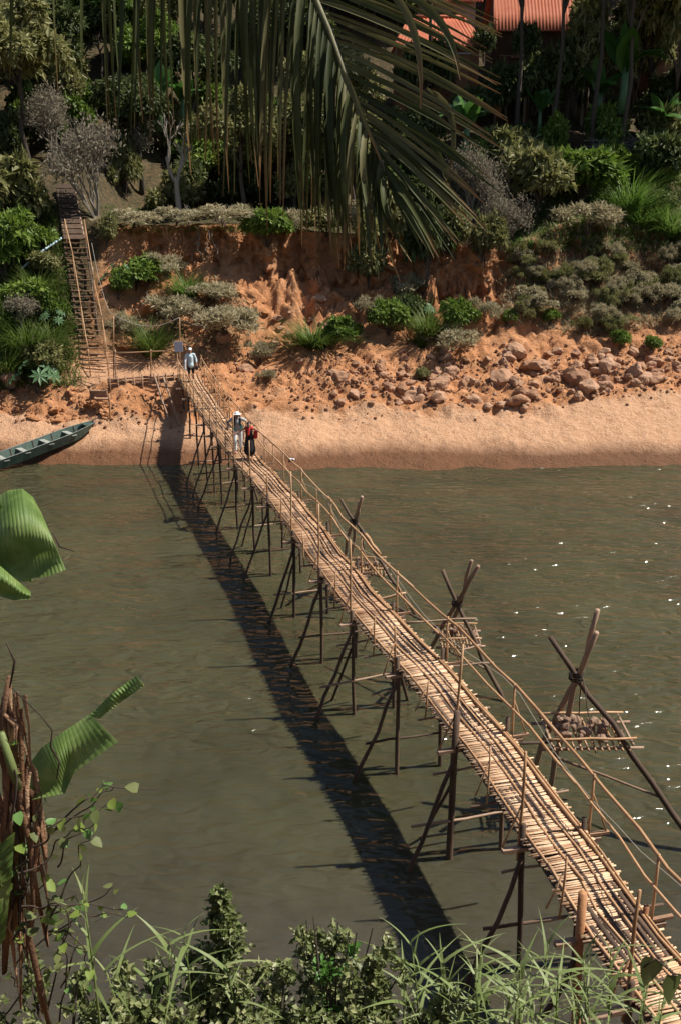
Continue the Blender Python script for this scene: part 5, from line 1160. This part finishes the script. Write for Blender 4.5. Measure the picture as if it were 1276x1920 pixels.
for k in range(26):
    x, y = random.uniform(-10, 120), random.uniform(1560, 1930); dx, dy = random.uniform(-14, 18), random.uniform(-42, 12); Y_ = random.uniform(5.0, 5.7); pts = []
    if k < 5: x, y, dx, dy = [(20, 1640, 22, -14), (60, 1780, 24, -20), (40, 1700, 26, -6), (90, 1720, 20, -8), (20, 1540, -6, -55)][k]
    for j in range(9):
        pts.append(PY(x, y, Y_)); x += dx + random.uniform(-20, 20); y += dy + random.uniform(-16, 16); dy += random.uniform(-4, 9); Y_ += random.uniform(-.06, .06)
        if j > 1 and random.random() < .75 and nl < 150:
            o = shared('leaf', HL, vt, M[random.choice(HLm)], [random.uniform(.035, .085)] * 3, pts[-1] - vt.location); o.rotation_euler = (random.uniform(-1.6, .4), random.uniform(-.6, .6), random.uniform(0, 6.3)); nl += 1
    for _ in range(2): pts = [pts[0]] + [q for a, b_ in zip(pts, pts[1:]) for q in (a.lerp(b_, .25), a.lerp(b_, .75))] + [pts[-1]]
    MB().tube(pts, [.0075 - .005 * j / len(pts) for j in range(len(pts))], 5).build('vine', M['vine'], vt)
ptube([(12, 1205), (28, 1240), (18, 1290)], 5.1, .008, 'vine', M['vine'], vt, 5); ptube([(22, 1290), (75, 1340), (98, 1370), (95, 1400), (112, 1430), (106, 1460)], 5.1, .006, 'vine', M['vine'], vt, 5); ptube([(100, 1000), (112, 1025), (140, 1034)], 5.2, .006, 'vine', M['vine'], vt, 5)
# upright blade plant in the tangle
# near shrubs
def near_shrub(px, top, Y_, wpx, lab, m, seed, cone=False, n=1500, nm='near_shrub', L=.085):
    p = PY(px, top, Y_); g = nground(p.x, Y_); Hh = p.z - g; s_ = (p - CAMP).length / FPX; R = wpx * s_ * .5
    r = empty(nm, (p.x, Y_, g), lab, 'shrub'); rg = np.random.default_rng(seed); b = MB(); P_, A_ = [], []
    for k in range(1 if cone else 11):
        an = rg.uniform(0, 6.28); e_ = Vector((math.cos(an) * R * rg.uniform(.3, 1.7), math.sin(an) * R * .8, Hh * rg.uniform(.68, 1.0))) if not cone else Vector((0, 0, Hh))
        b.tube([Vector((0, 0, -.1)), e_ * .5 + Vector((0, 0, Hh * .08)), e_], [.025, .016, .004], 5)
        for q in range(int(n / (1 if cone else 11) / 14)):
            t_ = rg.uniform(.25, 1) ** .8; c = e_ * t_; tw = R * (1.02 - t_) * 1.7 * rg.uniform(.5, 1) + .03 if cone else R * (1.05 - t_) * .5 + .07; d = unit(rg.normal(size=3) * np.array([1, 1, .5]) + np.array([0, 0, .35]))
            e2 = np.array(c) + d * tw; b.tube([c, Vector(e2)], [.005, .002], 3, False)
            for z_ in range(20):
                u = rg.random(); P_.append(np.array(c) + (e2 - np.array(c)) * u + rg.normal(0, .015, 3)); A_.append(d * .6 + rg.normal(size=3) * .6)
    b2 = mesh('stem', b.v, b.f, M['bark']); obj('stem', b2, r)
    P_, A_ = np.array(P_), np.array(A_); k = len(P_); v, f = leaves_at(P_, A_, rg.normal(size=(k, 3)) * .5 + np.array([0, -.3, .8]), L * .8 * rg.uniform(.5, 1.2, k), L * .52 * rg.uniform(.6, 1.2, k), rg); obj('foliage', mesh('foliage', v, f, M[m]), r)
near_shrub(412, 1672, 6.6, 240, 'tall spire shaped shrub with small pale leaves on the near bank', 'near_leaf', 1, True, 1700)
near_shrub(350, 1835, 6.3, 190, 'dense small leafed shrub left of the spire shrub foot', 'near_leaf', 2, False, 2600)
near_shrub(600, 1765, 6.5, 190, 'bushy shrub with bright lime leaves at its top', 'near_leaf', 3, False, 3400); near_shrub(622, 1735, 6.4, 90, 'lime green climbing plant crowning the bushy shrub', 'lime_leaf', 4, False, 420, 'climbing_plant', .1)
near_shrub(510, 1862, 6.2, 170, 'dense low shrub between the spire shrub and the bushy shrub', 'near_leaf', 5, False, 3000); near_shrub(700, 1790, 6.4, 90, 'sparse reddish tipped shrub right of the bushy shrub', 'near_leaf', 6, True, 700); near_shrub(740, 1872, 6.3, 150, 'low pale leafed shrub beneath the reeds', 'near_leaf', 7, False, 2200)
near_shrub(215, 1850, 5.9, 190, 'dark green shrub under the vine tangle', 'near_leaf', 8, False, 2600); near_shrub(95, 1840, 5.6, 190, 'shady shrub below the banana husks', 'near_leaf', 9, False, 2400); near_shrub(640, 1860, 6.2, 130, 'small dense shrub at the lower picture edge under the lime leaves', 'near_leaf', 10, False, 2000); near_shrub(850, 1880, 6.3, 170, 'low shrub at the lower picture edge under the reeds', 'near_leaf', 11, False, 2000)
near_shrub(430, 1880, 6.1, 160, 'low dense shrub in front of the spire shrub', 'near_leaf', 12, False, 2000)
# reeds: each leaf its own part
RL = []
for k in range(6):
    v, f = blades(k, np.zeros((1, 3)), np.array([0.0]), np.array([[.5, .8, 1.1, .7, .95, .4][k]]), np.array([1.0]), np.array([.105]), 7, [.7, .9, 1.2, .8, 1.0, .5][k]); RL.append(mesh('leaf', v, f, M['reed'], True))
REEDS = [(800, 1760, 6.5), (838, 1790, 6.4), (880, 1765, 6.7), (905, 1800, 6.3), (945, 1790, 6.6), (985, 1775, 6.5), (1018, 1755, 6.9), (1050, 1810, 6.4), (1085, 1800, 6.7), (1120, 1790, 6.6), (1160, 1765, 6.7), (1200, 1830, 6.4), (1235, 1850, 6.5), (760, 1830, 6.3), (965, 1850, 6.2), (870, 1850, 6.2), (1025, 1865, 6.2), (1130, 1870, 6.2), (355, 1720, 6.4), (300, 1770, 6.2), (270, 1830, 6.1), (455, 1790, 6.3), (240, 1790, 5.9), (165, 1640, 5.6), (690, 1850, 6.3)]
ORD = ['first', 'second', 'third', 'fourth', 'fifth', 'sixth', 'seventh', 'eighth', 'ninth', 'tenth']
NBW = lambda x: 'in front of the bridge' if x > 1000 else ('beside the shrubs' if x > 740 else 'among the left shrubs')
for k, (x, y, Y_) in enumerate(REEDS):
    p = PY(x, y + 25, Y_); g = nground(p.x, Y_); Hh = p.z - g + .1; nb = 'in front of the bridge' if x > 1000 else ('beside the shrubs' if x > 740 else 'among the left shrubs')
    r = empty('reed', (p.x, Y_, g - .05), 'arching pale leaved reed %s, %s counted from the left' % (nb, ORD[sorted(q[0] for q in REEDS if NBW(q[0]) == nb).index(x)]), 'reed', 'reeds %s' % nb); lx, ly = random.uniform(-.15, .15), random.uniform(-.1, .1)
    st = lambda t_: Vector((lx * t_ * t_, ly * t_ * t_, Hh * t_))
    MB_ = MB().tube([st(t_) for t_ in np.linspace(0, 1, 5)], [.012, .011, .009, .007, .004], 5); o = obj('stem', mesh('stem', MB_.v, MB_.f, M['reed'], True), r)
    nlf = 17 if x > 740 else 13
    for j in range(nlf):
        t_ = 1 - .75 * j / nlf * min(1, 1.3 / Hh) ; s_ = random.uniform(.2, .42); o = shared('leaf', RL[random.randrange(6)], r, None, (s_, s_ * random.uniform(.7, 1.2), s_), st(t_)); o.rotation_euler = (random.uniform(-.2, .2), random.uniform(-.3, .2), j * 2.5 + random.uniform(-.5, .5))
p = PY(1225, 1825, 5.6); lf = empty('hanging_leaves', p, 'two dark heart leaves dangling over the bridge at the lower corner', 'leaves')
for (x, y, s_) in ((1228, 1800, .2), (1266, 1830, .2)):
    o = shared('leaf', HL, lf, M['leaf_dark'], (s_ * .8, s_, s_), PY(x, y, 5.6) - p); o.rotation_euler = (-1.7, .3, random.uniform(-.4, .4))
MB().tube([PY(1205, 1815, 5.6), PY(1228, 1798, 5.6), PY(1262, 1826, 5.6), PY(1285, 1830, 5.6)], .006, 5).build('twig', M['vine'], lf)
